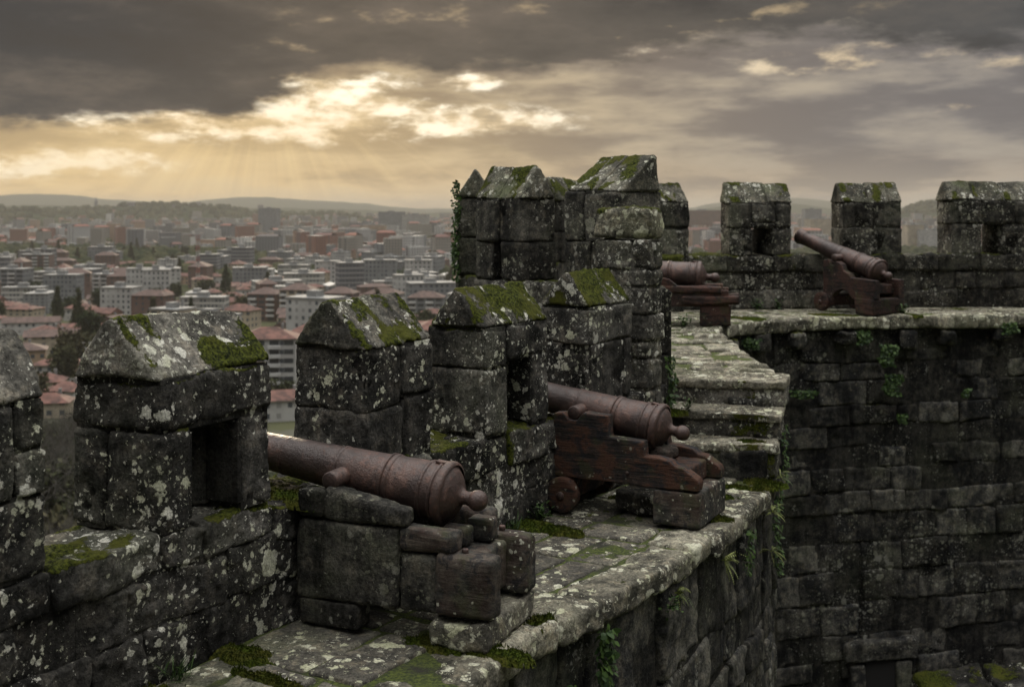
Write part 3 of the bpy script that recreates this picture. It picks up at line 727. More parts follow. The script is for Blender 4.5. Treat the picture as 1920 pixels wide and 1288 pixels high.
# ------------------------------------------------------------------ iron and timber
M_iron, t, b = newmat('rusted_iron')
P = t.new('ShaderNodeTexCoord').outputs['Object']
na = t.noise(P, 4, 7, .65); nb_ = t.noise(P, 26, 6, .7); nc_ = t.noise(P, 90, 4, .7)
c = t.mix(t.ss(na, .38, .64), (0.036, 0.024, 0.021), (0.086, 0.053, 0.044))
c = t.mix(t.mul(t.ss(t.add(t.mul(nb_, .6), t.mul(na, .4)), .52, .60), .5), c, (0.125, 0.054, 0.034))
c = t.mix(t.mul(t.ss(t.noise(P, 14, 6, .75), .56, .62), .7), c, (0.028, 0.019, 0.018))
c = t.mix(t.mul(t.ss(t.add(t.mul(na, .5), t.mul(nb_, .5)), .56, .66), .5), c, (0.20, 0.14, 0.12))
c = t.mix(t.mul(t.ss(nc_, .5, .3), .5), c, (0.03, 0.017, 0.016))
t.put(b.inputs['Base Color'], c); b.inputs['Metallic'].default_value = .25
t.put(b.inputs['Roughness'], t.ss(nb_, .3, .7, .30, .60)); b.inputs['Specular IOR Level'].default_value = .5
bp = t.new('ShaderNodeBump'); bp.inputs['Strength'].default_value = .8; bp.inputs['Distance'].default_value = .012
t.put(bp.inputs['Height'], t.add(t.mul(nb_, .8), t.mul(nc_, .35))); t.put(b.inputs['Normal'], bp.outputs[0])

def wood_mat(name, dark, light, paint, pamt, lich):
    m, t, b = newmat(name); P = t.new('ShaderNodeTexCoord').outputs['Object']
    sx, sy, sz = t.sep(P); G = t.comb(t.mul(sx, 2.2), t.mul(sy, 16), t.mul(sz, 26))
    gr = t.noise(G, 1.6, 8, .7, .6); bl = t.noise(P, 4.0, 6, .6); fi = t.noise(P, 60, 5, .7)
    ti = t.new('ShaderNodeAttribute', attribute_name='tint').outputs['Fac']
    gr = t.mix(.5, t.comb(gr, gr, gr), t.noise(P, 9, 7, .7, out=1)) if lich > .9 else gr
    if lich > .9: gr = t.sep(gr)[0]
    c = t.mix(t.ss(gr, .38, .64), dark, light)
    c = t.mix(t.mul(t.ss(t.add(bl, t.mul(t.sub(gr, .5), .5)), .44, .56), pamt), c, paint)
    c = t.mix(t.mul(t.ss(bl, .46, .34), .6), c, tuple(x * .3 for x in dark))
    b2 = t.noise(P, 9, 7, .7, .8)
    c = t.mix(t.mul(t.ss(b2, .53, .60), .75), c, (.010, .011, .014))
    c = t.mix(t.mul(t.ss(t.noise(P, 22, 5, .7), .60, .70), .5), c, tuple(x * 1.8 for x in light))
    k = t.mul(t.ss(ti, 0, 1, .7, 1.35, 'LINEAR'), t.ss(fi, .3, .7, .7, 1.3, 'LINEAR'))
    c = t.mix(1.0, c, t.comb(k, k, k), 'MULTIPLY')
    if lich:
        vo = t.new('ShaderNodeTexVoronoi'); vo.inputs['Scale'].default_value = 30
        t.l.new(t.vmath('ADD', P, t.vmath('SCALE', t.noise(P, 30, 3, .6, out=1), sc=.04)), vo.inputs['Vector'])
        rr = t.mul(t.mul(t.m('POWER', t.sep(vo.outputs['Color'])[0], 3.0), .45), t.ss(t.noise(P, 3, 3, .6), .42, .6))
        c = t.mix(t.mul(t.ss(t.sub(rr, vo.outputs['Distance']), 0, .05), lich), c, (.36, .35, .28))
        c = t.mix(t.mul(t.ss(t.noise(P, 6, 4, .6), .52, .66), .35), c, (.05, .06, .02))
    t.put(b.inputs['Base Color'], c); b.inputs['Roughness'].default_value = .85; b.inputs['Specular IOR Level'].default_value = .25
    bp = t.new('ShaderNodeBump'); bp.inputs['Strength'].default_value = .9; bp.inputs['Distance'].default_value = .02
    t.put(bp.inputs['Height'], t.add(t.mul(gr, .8), t.mul(fi, .35))); t.put(b.inputs['Normal'], bp.outputs[0])
    return m
M_old = wood_mat('weathered_timber', (.016, .0155, .014), (.100, .094, .078), (.095, .036, .020), .22, 1.0)
M_red = wood_mat('red_brown_timber', (.011, .010, .010), (.045, .031, .025), (.085, .032, .015), .5, .5)
M_red2 = wood_mat('faded_red_timber', (.014, .010, .009), (.055, .033, .027), (.085, .037, .026), .45, .25)

M_grey = stone_mat('grey_timber', (.013, .0125, .0115), (.085, .080, .068), .35, (.42, .41, .34), tintk=.5, streak=.8, bump=.75, jit=(7, 3, 1), green=.5)
def lathe(prof, n=64, mat=None, name='x', parent=None, wob=0.0015):
    """prof: (t, r) pairs, axis along +X"""
    v = []; fs = []
    th = np.linspace(0, 2 * math.pi, n, endpoint=False)
    for tt, r in prof: v.append(np.stack([np.full(n, tt), r * np.cos(th), r * np.sin(th)], -1))
    V = np.concatenate(v)
    V = V + wob * np.stack([vn(V * 12, 61), vn(V * 12, 62), vn(V * 12, 63)], -1)
    for i in range(len(prof) - 1):
        for j in range(n):
            k = (j + 1) % n; fs.append((i * n + j, i * n + k, (i + 1) * n + k, (i + 1) * n + j))
    ac = Acc(); ac.raw(V, fs); return ac
def dense(prof, step=.02):
    out = [prof[0]]
    for (a, b), (c, d) in zip(prof[:-1], prof[1:]):
        k = max(1, int(math.hypot(c - a, d - b) / step))
        for i in range(1, k + 1): out.append((a + (c - a) * i / k, b + (d - b) * i / k))
    return out
def prism(poly, y0, y1, name, mat, parent, bev=.010, sub=.05, jit=.004):
    """side profile in (x,z) extruded along y, edges worn"""
    bm = bmesh.new(); pts = []
    for (a, b), (c, d) in zip(poly, poly[1:] + poly[:1]):
        k = max(1, int(math.hypot(c - a, d - b) / sub))
        for i in range(k): pts.append((a + (c - a) * i / k, b + (d - b) * i / k))
    vs = [bm.verts.new((x, y0, z)) for x, z in pts]
    f = bm.faces.new(vs)
    r = bmesh.ops.extrude_face_region(bm, geom=[f])
    for q in r['geom']:
        if isinstance(q, bmesh.types.BMVert): q.co.y = y1
    bmesh.ops.recalc_face_normals(bm, faces=bm.faces)
    eds = [e for e in bm.edges if e.calc_face_angle(0) > .5]
    bmesh.ops.bevel(bm, geom=eds, offset=bev, segments=2, affect='EDGES', profile=.5)
    co = np.array([v.co[:] for v in bm.verts]); 
    dlt = jit * np.stack([vn(co * 11, 71), vn(co * 11, 72), vn(co * 11, 73)], -1)
    for v, d in zip(bm.verts, dlt): v.co += Vector(d)
    bmesh.ops.triangulate(bm, faces=[f for f in bm.faces if len(f.verts) > 4])
    me = bpy.data.meshes.new(name); bm.to_mesh(me); bm.free(); me.materials.append(mat)
    a = me.attributes.new('tint', 'FLOAT', 'POINT'); a.data.foreach_set('value', np.full(len(me.vertices), rng.uniform(.3, .7)))
    o = bpy.data.objects.new(name, me); col.objects.link(o); o.parent = parent
    return o
def cyl(name, mat, parent, c, r, h, axis='Y', n=32, bev=.008):
    ac = lathe(dense([(-h / 2, .001), (-h / 2, r - bev), (-h / 2 + bev, r), (h / 2 - bev, r), (h / 2, r - bev), (h / 2, .001)], .03), n)
    V = ac.v[0]
    if axis == 'Y': V = V[:, [1, 0, 2]] * np.array([1, -1, 1])
    if axis == 'Z': V = V[:, [1, 2, 0]]
    ac.v[0] = V + np.array(c)
    return ac.build(name, mat, parent)
def blk(name, mat, parent, a0, a1, y0, y1, z0, z1, drop=0.0, rad=.018, amp=.007, res=.018):
    ac = Acc(); ac.hexa([(a0, y0, z0), (a1, y0, z0), (a0, y1, z0), (a1, y1, z0), (a0, y0, z1), (a1, y0, z1 - drop), (a0, y1, z1), (a1, y1, z1 - drop)], res=res, rad=rad, amp=amp)
    return ac.build(name, mat, parent)

def barrel(root, tr, z, elev, res=64):
    """tr: distance of the trunnions from the wall line; breech points to +X"""
    L = 1.62; tb = .615
    # x axis: 0 at the trunnions, + towards the breech
    body = [(-(L - tb) + .34, .001), (-(L - tb) + .34, .052), (-(L - tb) + .002, .052), (-(L - tb), .060), (-(L - tb), .104), (-(L - tb) + .012, .116), (-(L - tb) + .035, .119), (-(L - tb) + .075, .110), (-(L - tb) + .16, .098),
            (-.22, .120), (-.20, .122), (.30, .147), (tb - .12, .158), (tb - .03, .163), (tb, .166)]
    dome = [(tb, .166), (tb + .010, .150), (tb + .035, .128), (tb + .06, .090), (tb + .075, .055), (tb + .09, .040), (tb + .11, .036), (tb + .125, .040)]
    ball = [(tb + .125, .040)] + [(tb + .175 + .058 * math.cos(q), max(.001, .058 * math.sin(q))) for q in np.linspace(math.pi * .76, 0, 14)]
    b_ = lathe(dense(body, .025), res).build('barrel', M_iron, root)
    b_.location = (tr, 0, z); b_.rotation_euler = (0, elev, 0)
    dm = lathe(dense(dome, .012), res).build('breech', M_iron, b_)
    lathe(dense(ball, .012), 40).build('cascabel', M_iron, b_)
    def ring(x, r, w_, h_):
        lathe([(x - w_ / 2 - .006, r - .004), (x - w_ / 2, r + h_ * .7), (x - w_ / 4, r + h_), (x + w_ / 4, r + h_), (x + w_ / 2, r + h_ * .7), (x + w_ / 2 + .006, r - .004)], res).build('ring', M_iron, b_)
    ring(tb - .012, .166, .045, .014); ring(tb - .055, .163, .014, .008); ring(tb - .125, .158, .018, .008); ring(.27, .146, .026, .007); ring(.245, .145, .01, .010)
    ring(-.07, .127, .022, .007); ring(-.45, .107, .02, .007); ring(-(L - tb) + .15, .098, .016, .007)
    for s in (-1, 1):
        cyl('trunnion', M_iron, b_, (0, s * .19, 0), .052, .16)
    ac = Acc(); ac.box(tb - .10, tb - .028, -.026, .026, .155, .178, res=.01, rad=.006, amp=.001); ac.build('vent_plate', M_iron, b_)
    return b_
def gun(name, label, loc, rz, sc=1.0, style=1, tr=.205, z=.793, elev=.116, a0=0.0):
    root = empty(name, loc, rz); root.scale = (sc,) * 3
    tag(root, label, 'cannon', 'old iron cannons on the ramparts')
    barrel(root, tr, z, elev)
    cr = empty('carriage', (0, 0, 0)); cr.parent = root
    if style == 1:
        for s in (-1, 1):
            y0, y1 = (-.315, -.175) if s < 0 else (.175, .315)
            ck = blk('cheek', M_grey, cr, .02, .66, y0, y1, .145, .590, rad=.022, amp=.010)
            for (u0, u1, w0, w1, dr, nm) in ((.02, .20, .592, .755, .0, 'front_post'), (.19, .71, .592, .775, .085, 'cap_block'), (.655, .90, .150, .466, 0, 'lower_beam'), (.655, .99, .468, .612, .01, 'step_block'), (.885, 1.22, .152, .495, .015, 'tail_block')):
                k_ = .012 if nm == 'tail_block' else 0
                blk(nm, M_old if nm in ('tail_block', 'step_block') else M_grey, ck, u0, u1, y0 - k_, y1 + k_, w0, w1, dr, rad=.030, amp=.014 if nm == 'cap_block' else .010)
            blk('foot', M_grey, cr, .03, .42, y0, y1, 0.0, .143, rad=.015)
            cyl('bolt', M_iron, ck, (1.03, (y0 + y1) / 2, .495), .018, .03, 'Z', 16, .004)
        blk('rear_block', M_deck, cr, .86, 1.20, -.33, .33, 0.0, .150, rad=.025, amp=.014)
        blk('quoin', M_old, cr, .80, .97, -.10, .02, .46, .575, rad=.02); blk('quoin', M_old, cr, .90, 1.06, .04, .16, .46, .60, rad=.03)
        blk('transom', M_old, cr, .15, .30, -.175, .175, .2, .56); blk('transom', M_old, cr, .86, 1.1, -.175, .175, .2, .46)
        return root
    m = M_red if style == 2 else M_red2
    if style == 2:
        prof = [(0, .265), (0, .74), (.08, .755), (.14, .70), (.20, .70), (.25, .765), (.455, .76), (.465, .60), (.74, .59), (.75, .485), (.86, .485), (.95, .47), (1.0, .435), (1.05, .43), (1.16, .36), (1.175, .33), (1.17, .27), (.9, .262), (.6, .262), (.35, .262)]
    elif style == 3:
        prof = [(0, .22), (0, .60), (.30, .62), (.40, .55), (.48, .53), (.56, .47), (.60, .42), (1.15, .41), (1.155, .22), (.9, .22), (.3, .22)]
    else:
        prof = [(a0, .22), (a0, .73), (a0 + .10, .74), (a0 + .15, .66), (a0 + .2, .66), (a0 + .25, .72), (a0 + .34, .68), (a0 + .38, .59), (a0 + .48, .55), (a0 + .52, .50), (a0 + .95, .48), (a0 + .96, .22), (a0 + .56, .20), (a0 + .47, .29), (a0 + .36, .33), (a0 + .24, .29), (a0 + .16, .2)]
    for s in (-1, 1):
        y0, y1 = (-.295, -.185) if s < 0 else (.185, .295)
        ck = prism(prof, y0, y1, 'cheek', m, cr)
        if style == 3: blk('side_plank', m, ck, .35, 1.08, y0 - .02, y1 + .02, .37, .46); blk('side_plank', m, ck, .62, 1.28, y0 - .03, y1 + .03, .24, .345)
        wx = a0 + .10 if style != 4 else a0 + .02
        wh = cyl('wheel', m, cr, (wx, s * .335, .135), .135, .07, n=48)
        cyl('hub', M_iron, wh, (wx, s * .375, .135), .03, .03, n=20)
        if style == 2: cyl('axle_pin', M_iron, ck, (.62, s * .30, .35), .012, .02, n=12, bev=.003)
    e = a0 + (.82 if style != 4 else .60)
    blk('rear_block', M_old if style == 2 else m, cr, e, e + .36, -.31, .31, 0.0, .262 if style == 2 else .235, rad=.018, amp=.008)
    blk('axletree', m, cr, a0 + .04, a0 + .18, -.30, .30, .08, .25); blk('transom', m, cr, a0 + .1, a0 + .24, -.19, .19, .3, .55); blk('transom', m, cr, e + .02, e + .26, -.19, .19, .27, .42)
    blk('quoin', M_old, cr, e - .12, e + .06, -.09, .09, .42, .53, .03)
    if style == 2: blk('prop_block', M_cap, cr, .42, .80, -.12, .25, 0, .17, rad=.05, amp=.02)
    return root
gun('cannon', 'nearest rusty cannon on a stepped carriage of grey lichened timber blocks', (-1.10, 6.66, 0), -R(23), 1.0, 1)
gun('cannon', 'second rusty cannon on a red brown stepped carriage with a small wheel, below the steps', (.46, 9.02, 0), -R(29), 1.0, 2, tr=.16, z=.752, elev=.16)
gun('cannon', 'rusty cannon half hidden behind the tall pier on the upper walk', (1.67, 16.15, .715), -R(11), 1.2, 3, tr=.205, z=.60, elev=.08)
gun('cannon', 'farthest cannon, its muzzle raised over the gap between two square merlons', (4.98, 18.6, .715), -R(60), 1.1, 4, tr=.60, z=.765, elev=.295, a0=.42)

# ------------------------------------------------------------------ plants on the masonry
M_leaf, t, b = newmat('green_leaf')
ti = t.new('ShaderNodeAttribute', attribute_name='tint').outputs['Fac']
t.put(b.inputs['Base Color'], t.mix(ti, (.010, .026, .007), (.055, .10, .018))); b.inputs['Roughness'].default_value = .6
b.inputs['Specular IOR Level'].default_value = .3
M_fern, t, b = newmat('fern_leaf')
ti = t.new('ShaderNodeAttribute', attribute_name='tint').outputs['Fac']
t.put(b.inputs['Base Color'], t.mix(ti, (.03, .045, .01), (.15, .17, .035))); b.inputs['Roughness'].default_value = .7
prn = random.Random(21)
def leaf(ac, p, d, up, l, wd, bend=.3, tint=None):
    """a leaf of three quads that bends; p root, d direction"""
    d = Vector(d).normalized(); up = Vector(up); s = d.cross(up)
    if s.length < 1e-3: s = d.cross(Vector((1, 0, 0)))
    s.normalize(); n = s.cross(d)
    v = []
    for k, (f, w_) in enumerate(((0, .25), (.35, 1), (.7, .8), (1, .08))):
        c = Vector(p) + d * (l * f) - n * (bend * l * f * f)
        v += [c - s * (wd * w_ / 2), c + s * (wd * w_ / 2)]
    ac.raw([x[:] for x in v], [(0, 1, 3, 2), (2, 3, 5, 4), (4, 5, 7, 6)], prn.random() if tint is None else tint)
def rvec(k=1.0): return Vector((prn.gauss(0, k), prn.gauss(0, k), prn.gauss(0, k)))
def weed(name, label, cat, loc, nrm, size, n=40, kind='leaf', group='small plants growing from the stonework'):
    ac = Acc(); nrm = Vector(nrm).normalized()
    leaf(ac, nrm * -.02, nrm, (1, 0, 0), size * .5, size * .1)
    for i in range(n):
        if kind == 'grass':
            d = (nrm + rvec(.45)).normalized(); p = rvec(size * .28); p -= nrm * p.dot(nrm)
            leaf(ac, p, d, (0, 0, 1), size * prn.uniform(.5, 1.1), size * .05, prn.uniform(.1, .6))
        elif kind == 'leaf':
            d = (nrm * prn.uniform(.2, 1) + rvec(.6)).normalized(); ln_ = size * prn.uniform(.2, 1.0); p = d * ln_ * .7 + Vector((0, 0, size * .1 * prn.random()))
            leaf(ac, (0, 0, -.01), p, (0, 1, .1), p.length + .012, size * .018, .0, .2)
            leaf(ac, p, (d + rvec(.7) + Vector((0, 0, .3))).normalized(), (0, 0, 1), size * prn.uniform(.12, .26), size * prn.uniform(.10, .2), .3)
        elif kind == 'fern':
            d = (nrm * .8 + rvec(.6) + Vector((0, 0, .25))).normalized(); L_ = size * prn.uniform(.5, 1); q = Vector((0, 0, 0)); dd = d.copy(); tn = prn.random()
            for k in range(11):
                dd = (dd + Vector((0, 0, -.13))).normalized(); q = q + dd * L_ / 11
                for s in (-1, 1):
                    sv = dd.cross(nrm + Vector((.1, .2, .1))).normalized() * s
                    leaf(ac, q, sv + dd * .5, (0, 0, 1), L_ * .24 * (1 - k / 12), L_ * .055, .2, min(1, max(0, tn + prn.uniform(-.2, .2))))
    o = ac.build(name, M_fern if kind == 'fern' else M_leaf, None, (0, 0, 0)); o.location = loc
    tag(o, label, cat, group); return o
def ivy(name, label, loc, w_, h_, nrm, n, lsz=.03, taper=.3, group=None):
    """leaves hanging in a mat against a face: loc is its top centre"""
    ac = Acc(); nrm = Vector(nrm).normalized(); sd_ = nrm.cross(Vector((0, 0, 1))).normalized()
    for i in range(n):
        f = prn.random(); x = max(-1.5, min(1.5, prn.gauss(0, 1))) * .32 * w_ * (1 - taper * f) + .12 * w_ * math.sin(f * 7 + loc[0] * 5)
        p = sd_ * x + Vector((0, 0, -f * h_)) + nrm * prn.uniform(.0, .05)
        leaf(ac, p, (nrm * .5 + rvec(.5) + Vector((0, 0, -.7))).normalized(), nrm, lsz * prn.uniform(.6, 1.3), lsz * prn.uniform(.6, 1.1), .25)
    o = ac.build(name, M_leaf, None, (0, 0, 0)); o.location = loc
    tag(o, label, 'plant', group); return o
G = 'small plants growing from the stonework'
W1, W2_ = (.85, -.53, .2), (.8, -.55, .5)
weed('grass_tuft', 'grass tuft at the foot of the near battlement, by the bottom edge', 'grass', (-1.66, 5.62, .0), (.3, -.1, 1), .12, 60, 'grass')
weed('grass_tuft', 'bright grass tuft at the wall foot behind the nearest cannon breech', 'grass', (-.02, 8.24, .0), (.2, -.1, 1), .13, 70, 'grass')
weed('weed', 'leafy green weed at the wall foot between the two nearest cannons', 'weed', (.20, 8.50, .0), (.3, -.2, 1), .17, 60)
weed('weed', 'low weed at the foot of the wall beside the second carriage wheel', 'weed', (.36, 8.78, .0), (.3, -.2, 1), .10, 30)
weed('weed', 'weed sprouting where the top step meets the tall pier', 'weed', (1.42, 10.40, .5), (.3, -.3, 1), .16, 55)
ivy('ivy', 'green ivy hanging beside the tall pier above the steps', (1.42, 10.33, .98), .16, .44, (.8, -.5, .2), 130, .04)
weed('weed', 'low green weeds lying along the foot of the top riser', 'weed', (1.60, 10.36, .50), (0, -.3, 1), .13, 40)
weed('weed', 'small weed at the foot of the lowest riser behind the second cannon', 'weed', (1.75, 9.78, .0), (0, -.3, 1), .10, 36)
ivy('ivy', 'round leaved ivy clump hanging under the near coping', (.53, 6.68, -.16), .16, .36, W1, 200, .042, .1)
ivy('ivy', 'trailing ivy low on the near retaining wall', (.30, 6.40, -.38), .22, .18, W1, 70, .035)
weed('fern', 'fern sprouting under the coping below the mossy corner slab', 'fern', (1.08, 7.45, -.20), W1, .17, 9, 'fern')
weed('weed', 'leafy weed growing out of the retaining wall joint', 'weed', (1.02, 7.36, -.26), W1, .13, 40)
weed('fern', 'fern hanging below the coping near the second cannon', 'fern', (1.52, 8.15, -.20), W1, .20, 10, 'fern')
weed('fern', 'yellow green fern on the corner beneath the steps', 'fern', (2.12, 9.30, -.16), W2_, .14, 12, 'fern')
weed('fern', 'topmost fern on the wall corner beside the lowest step', 'fern', (2.30, 9.75, .02), W2_, .14, 10, 'fern')
weed('fern', 'fern halfway down the wall corner under the steps', 'fern', (2.10, 9.20, -.45), W2_, .14, 9, 'fern')
ivy('ivy', 'ivy strand trailing down the wall corner below the steps', (2.20, 9.50, -.05), .14, .7, W2_, 150, .035)
ivy('ivy', 'ivy strand beside the risers at the outer end of the steps', (2.37, 9.95, .42), .10, .5, W2_, 90, .03)
ivy('ivy', 'mossy plant hanging on the wall below the pale corner coping', (1.80, 8.72, -.14), .18, .35, W1, 110, .03)
for i, (x, y, z, s, h, lb) in enumerate([(5.62, 17.02, .30, .40, .42, 'largest hanging plant high on the court wall below the farthest cannon'), (5.70, 17.05, -.15, .42, .42, 'second hanging plant on the court wall directly under the largest one'),
                             (5.25, 16.98, .50, .35, .25, 'leafy tuft under the coping left of the hanging court wall plants'), (7.62, 17.45, .58, .45, .22, 'leafy plant under the far coping near the right edge'),
                             (4.30, 16.80, -.35, .60, .14, 'mossy plant on a projecting stone of the court wall'), (3.45, 16.45, .45, .4, .18, 'trailing plant under the curved start of the far coping'),
                             (5.85, 17.06, -.75, .2, .16, 'small tuft in a joint halfway down the court wall'), (6.9, 17.3, -.4, .2, .16, 'small green tuft on the court wall to the right')]):
    ivy('hanging_plant', lb, (x, y, z), s * .6, h * .75, (-.1, -1, .2), int(300 * s * h / .17) + 60, .042)
for (x, y, z, lb) in [(3.95, 18.36, .72, 'green weed at the foot of the far parapet under the arrow loop'), (4.3, 18.4, .72, 'weed beside it at the foot of the far parapet'), (5.95, 17.35, .72, 'weed on the coping beside the farthest cannon carriage'), (2.35, 15.55, .72, 'weed under the carriage of the half hidden cannon')]:
    weed('weed', lb, 'weed', (x, y, z), (0, -.3, 1), .20, 60)
ivy('ivy', 'dense ivy climbing the outer edge of the leftmost turret merlon', (-.60, 12.68, 2.62), .10, 1.1, (-.7, -.7, 0), 420, .034, .0)

# moss cushions
M_moss, t, b = newmat('moss_cushion'); P = t.new('ShaderNodeTexCoord').outputs['Object']
t.put(b.inputs['Base Color'], t.mix(t.ss(t.noise(P, 50, 5, .75), .35, .65), (.016, .025, .004), t.mix(t.ss(t.noise(P, 6, 3, .5), .4, .6), (.09, .125, .012), (.14, .14, .025))))
b.inputs['Roughness'].default_value = 1; b.inputs['Specular IOR Level'].default_value = .1
bp = t.new('ShaderNodeBump'); bp.inputs['Distance'].default_value = .03; bp.inputs['Strength'].default_value = 1; t.put(bp.inputs['Height'], t.noise(P, 110, 5, .8)); t.put(b.inputs['Normal'], bp.outputs[0])
acm = Acc()
def cushion(x, y, z, rx, ry, h, ang=-.55, seed=0, n=44):
    g = np.linspace(-1, 1, n); X, Y = np.meshgrid(g, g, indexing='ij'); r = np.sqrt(X ** 2 + Y ** 2)
    p = np.stack([X.ravel(), Y.ravel(), np.zeros(n * n)], -1)
    nz = (fbm(p * 3.0 + seed * 7.7, 5, 3) + .35 * fbm(p * 11 + seed, 6, 2)).reshape(n, n); f = (1 - r) * 1.5 + nz * 1.0 - .25; f = np.where(r > .98, -1, f)
    H = .7 * h * np.clip(f * 1.2, -.4, 1) + .006 * vn(p * 16 + seed, 3).reshape(n, n) + .004 * vn(p * 34 + seed, 4).reshape(n, n)
    H = np.where(f < 0, -.03, H)
    c, s = math.cos(ang), math.sin(ang)
    V = np.stack([x + c * X * rx - s * Y * ry, y + s * X * rx + c * Y * ry, z - .004 + H], -1).reshape(-1, 3)
    fs = [(i * n + j, (i + 1) * n + j, (i + 1) * n + j + 1, i * n + j + 1) for i in range(n - 1) for j in range(n - 1) if f[i, j] > -.15 or f[i + 1, j + 1] > -.15]
    acm.raw(V, fs)
    ok = np.argwhere((f > .02) & (r < .97))
    for _ in range(min(700, int(60000 * rx * ry) + 120)):
        i_, j_ = ok[prn.randrange(len(ok))]; p_ = V[i_ * n + j_]
        leaf(acm, (p_[0] + prn.uniform(-.01, .01), p_[1] + prn.uniform(-.01, .01), p_[2] - .004), (rvec(.5) + Vector((0, 0, 1))), (0, 1, .2), prn.uniform(.010, .024), .0045, .4)
for i, a in enumerate([(.14, 6.36, .0, .10, .17, .030), (-.12, 5.98, 0, .30, .11, .020), (-.42, 6.05, 0, .22, .09, .012), (1.00, 9.08, 0, .26, .12, .05), (1.52, 8.52, 0, .16, .10, .022), (1.30, 8.34, 0, .10, .08, .015), (1.62, 9.2, 0, .24, .1, .02), (1.9, 9.45, 0, .25, .09, .015),
                       (-1.45, 5.95, 0, .3, .12, .02), (-1.75, 5.4, 0, .4, .14, .03), (-1.2, 5.6, 0, .25, .06, .01), (.12, 8.35, 0, .4, .13, .03), (.35, 8.2, 0, .25, .1, .018), (-.1, 7.9, 0, .25, .1, .02), (1.45, 10.28, .49, .15, .1, .03), (2.1, 10.0, .27, .14, .1, .016), (2.15, 9.55, 0, .12, .12, .03), (2.15, 9.65, .0, .2, .1, .02), (5.95, 17.3, .715, .3, .15, .03), (3.3, 16.9, .715, .5, .12, .02), (4.9, 17.35, .715, .4, .12, .02), (-1.22, 6.50, .66, .35, .12, .035), (-1.0, 6.85, .65, .18, .1, .03)]):
    cushion(*a, seed=i + 1)
o = acm.build('moss', M_moss); o['kind'] = 'stuff'
# ================================================================== the city and the hills
GZ = -60.0
def terr(x, y):
    d = np.sqrt(x * x + y * y)
    z = np.interp(d, [0, 12, 60, 300, 900, 2500, 5000, 9000, 14000, 30000], [-9, -10, -22, -58, GZ, GZ + 3, GZ + 16, GZ + 26, GZ + 20, GZ])
    def bump(cx, cy, rx, ry, h, ang=0.0):
        ca, sa = math.cos(ang), math.sin(ang); X = (x - cx) * ca + (y - cy) * sa; Y = -(x - cx) * sa + (y - cy) * ca
        return h * np.exp(-((X / rx) ** 2 + (Y / ry) ** 2))
    p = np.stack([x, y, np.zeros_like(x)], -1).reshape(-1, 3)
    nz = (fbm(p / 700.0, 5, 4) * 7).reshape(x.shape) * np.clip((d - 500) / 1500, 0, 1)
    z = z + nz
    rg = (fbm(p / 260.0, 6, 3)).reshape(x.shape)
    z = z + bump(-1450, 4300, 330, 260, 50 ) * (1 + .12 * rg) + bump(-1130, 4300, 260, 240, 40) * (1 + .12 * rg) + bump(-1950, 3900, 420, 330, 64) * (1 + .1 * rg) + bump(-780, 4600, 260, 220, 34) + bump(-2700, 4200, 500, 400, 60)
    z = z + bump(1600, 4300, 190, 200, 62) * (1 + .1 * rg) + bump(1780, 4500, 250, 200, 40)
    az = np.arctan2(x, y)
    rid = (fbm(np.stack([az.ravel() * 13, np.zeros(az.size), np.zeros(az.size)], -1), 9, 4)).reshape(x.shape)
    r1 = np.interp(az, [-1.2, -.42, -.3, -.22, -.1, -.02, .15, .24, .29, .33, .37, .45, 1.2], [120, 120, 105, 118, 72, 50, 70, 90, 110, 70, 135, 90, 110])
    z = z + (r1 * 1.25 + rid * 85 + 12) * np.exp(-((d - 11500) / 1300) ** 2)
    r2 = np.interp(az, [-1.2, -.4, -.2, 0, .3, 1.2], [45, 44, 40, 38, 55, 50])
    z = z + (r2 + 8 + 60 * rid) * np.exp(-((d - 7600) / 600) ** 2)
    return z
def terrain():
    rr = np.concatenate([np.linspace(7, 60, 12), np.geomspace(70, 3000, 60), np.linspace(3060, 6000, 50), np.linspace(6100, 14500, 90), np.array([17000, 22000, 30000])])
    aa = np.concatenate([np.linspace(-math.pi, -.75, 24)[:-1], np.linspace(-.75, .75, 260), np.linspace(.75, math.pi, 24)[1:]])
    Rr, Aa = np.meshgrid(rr, aa, indexing='ij'); X = Rr * np.sin(Aa); Y = Rr * np.cos(Aa); Z = terr(X, Y)
    V = np.stack([X, Y, Z], -1).reshape(-1, 3); m = len(aa)
    fs = [(i * m + j, i * m + j + 1, (i + 1) * m + j + 1, (i + 1) * m + j) for i in range(len(rr) - 1) for j in range(m - 1)]
    fs = np.array(fs)[:, ::-1]
    ac = Acc(); ac.raw(V, fs); return ac
M_gr, t, b = newmat('valley_floor'); P = t.new('ShaderNodeTexCoord').outputs['Object']
n1_ = t.noise(P, .006, 6, .6); n2_ = t.noise(P, .03, 6, .6); n3_ = t.noise(P, .0016, 4, .5)
c = t.mix(t.ss(n1_, .40, .60), (.030, .036, .020), (.070, .072, .040))
c = t.mix(t.mul(t.ss(n2_, .5, .62), .7), c, (.10, .095, .08))
c = t.mix(t.mul(t.ss(n3_, .5, .62), .5), c, (.055, .085, .030))
zz_ = t.sep(P)[2]
c = t.mix(t.ss(zz_, -46, -34), c, t.mix(t.ss(n2_, .4, .6), (.014, .022, .012), (.035, .042, .022)))
t.put(b.inputs['Base Color'], c); b.inputs['Roughness'].default_value = 1; b.inputs['Specular IOR Level'].default_value = 0
o = terrain().build('terrain', M_gr); o['kind'] = 'structure'
def gz(x, y): return float(terr(np.array([float(x)]), np.array([float(y)]))[0])

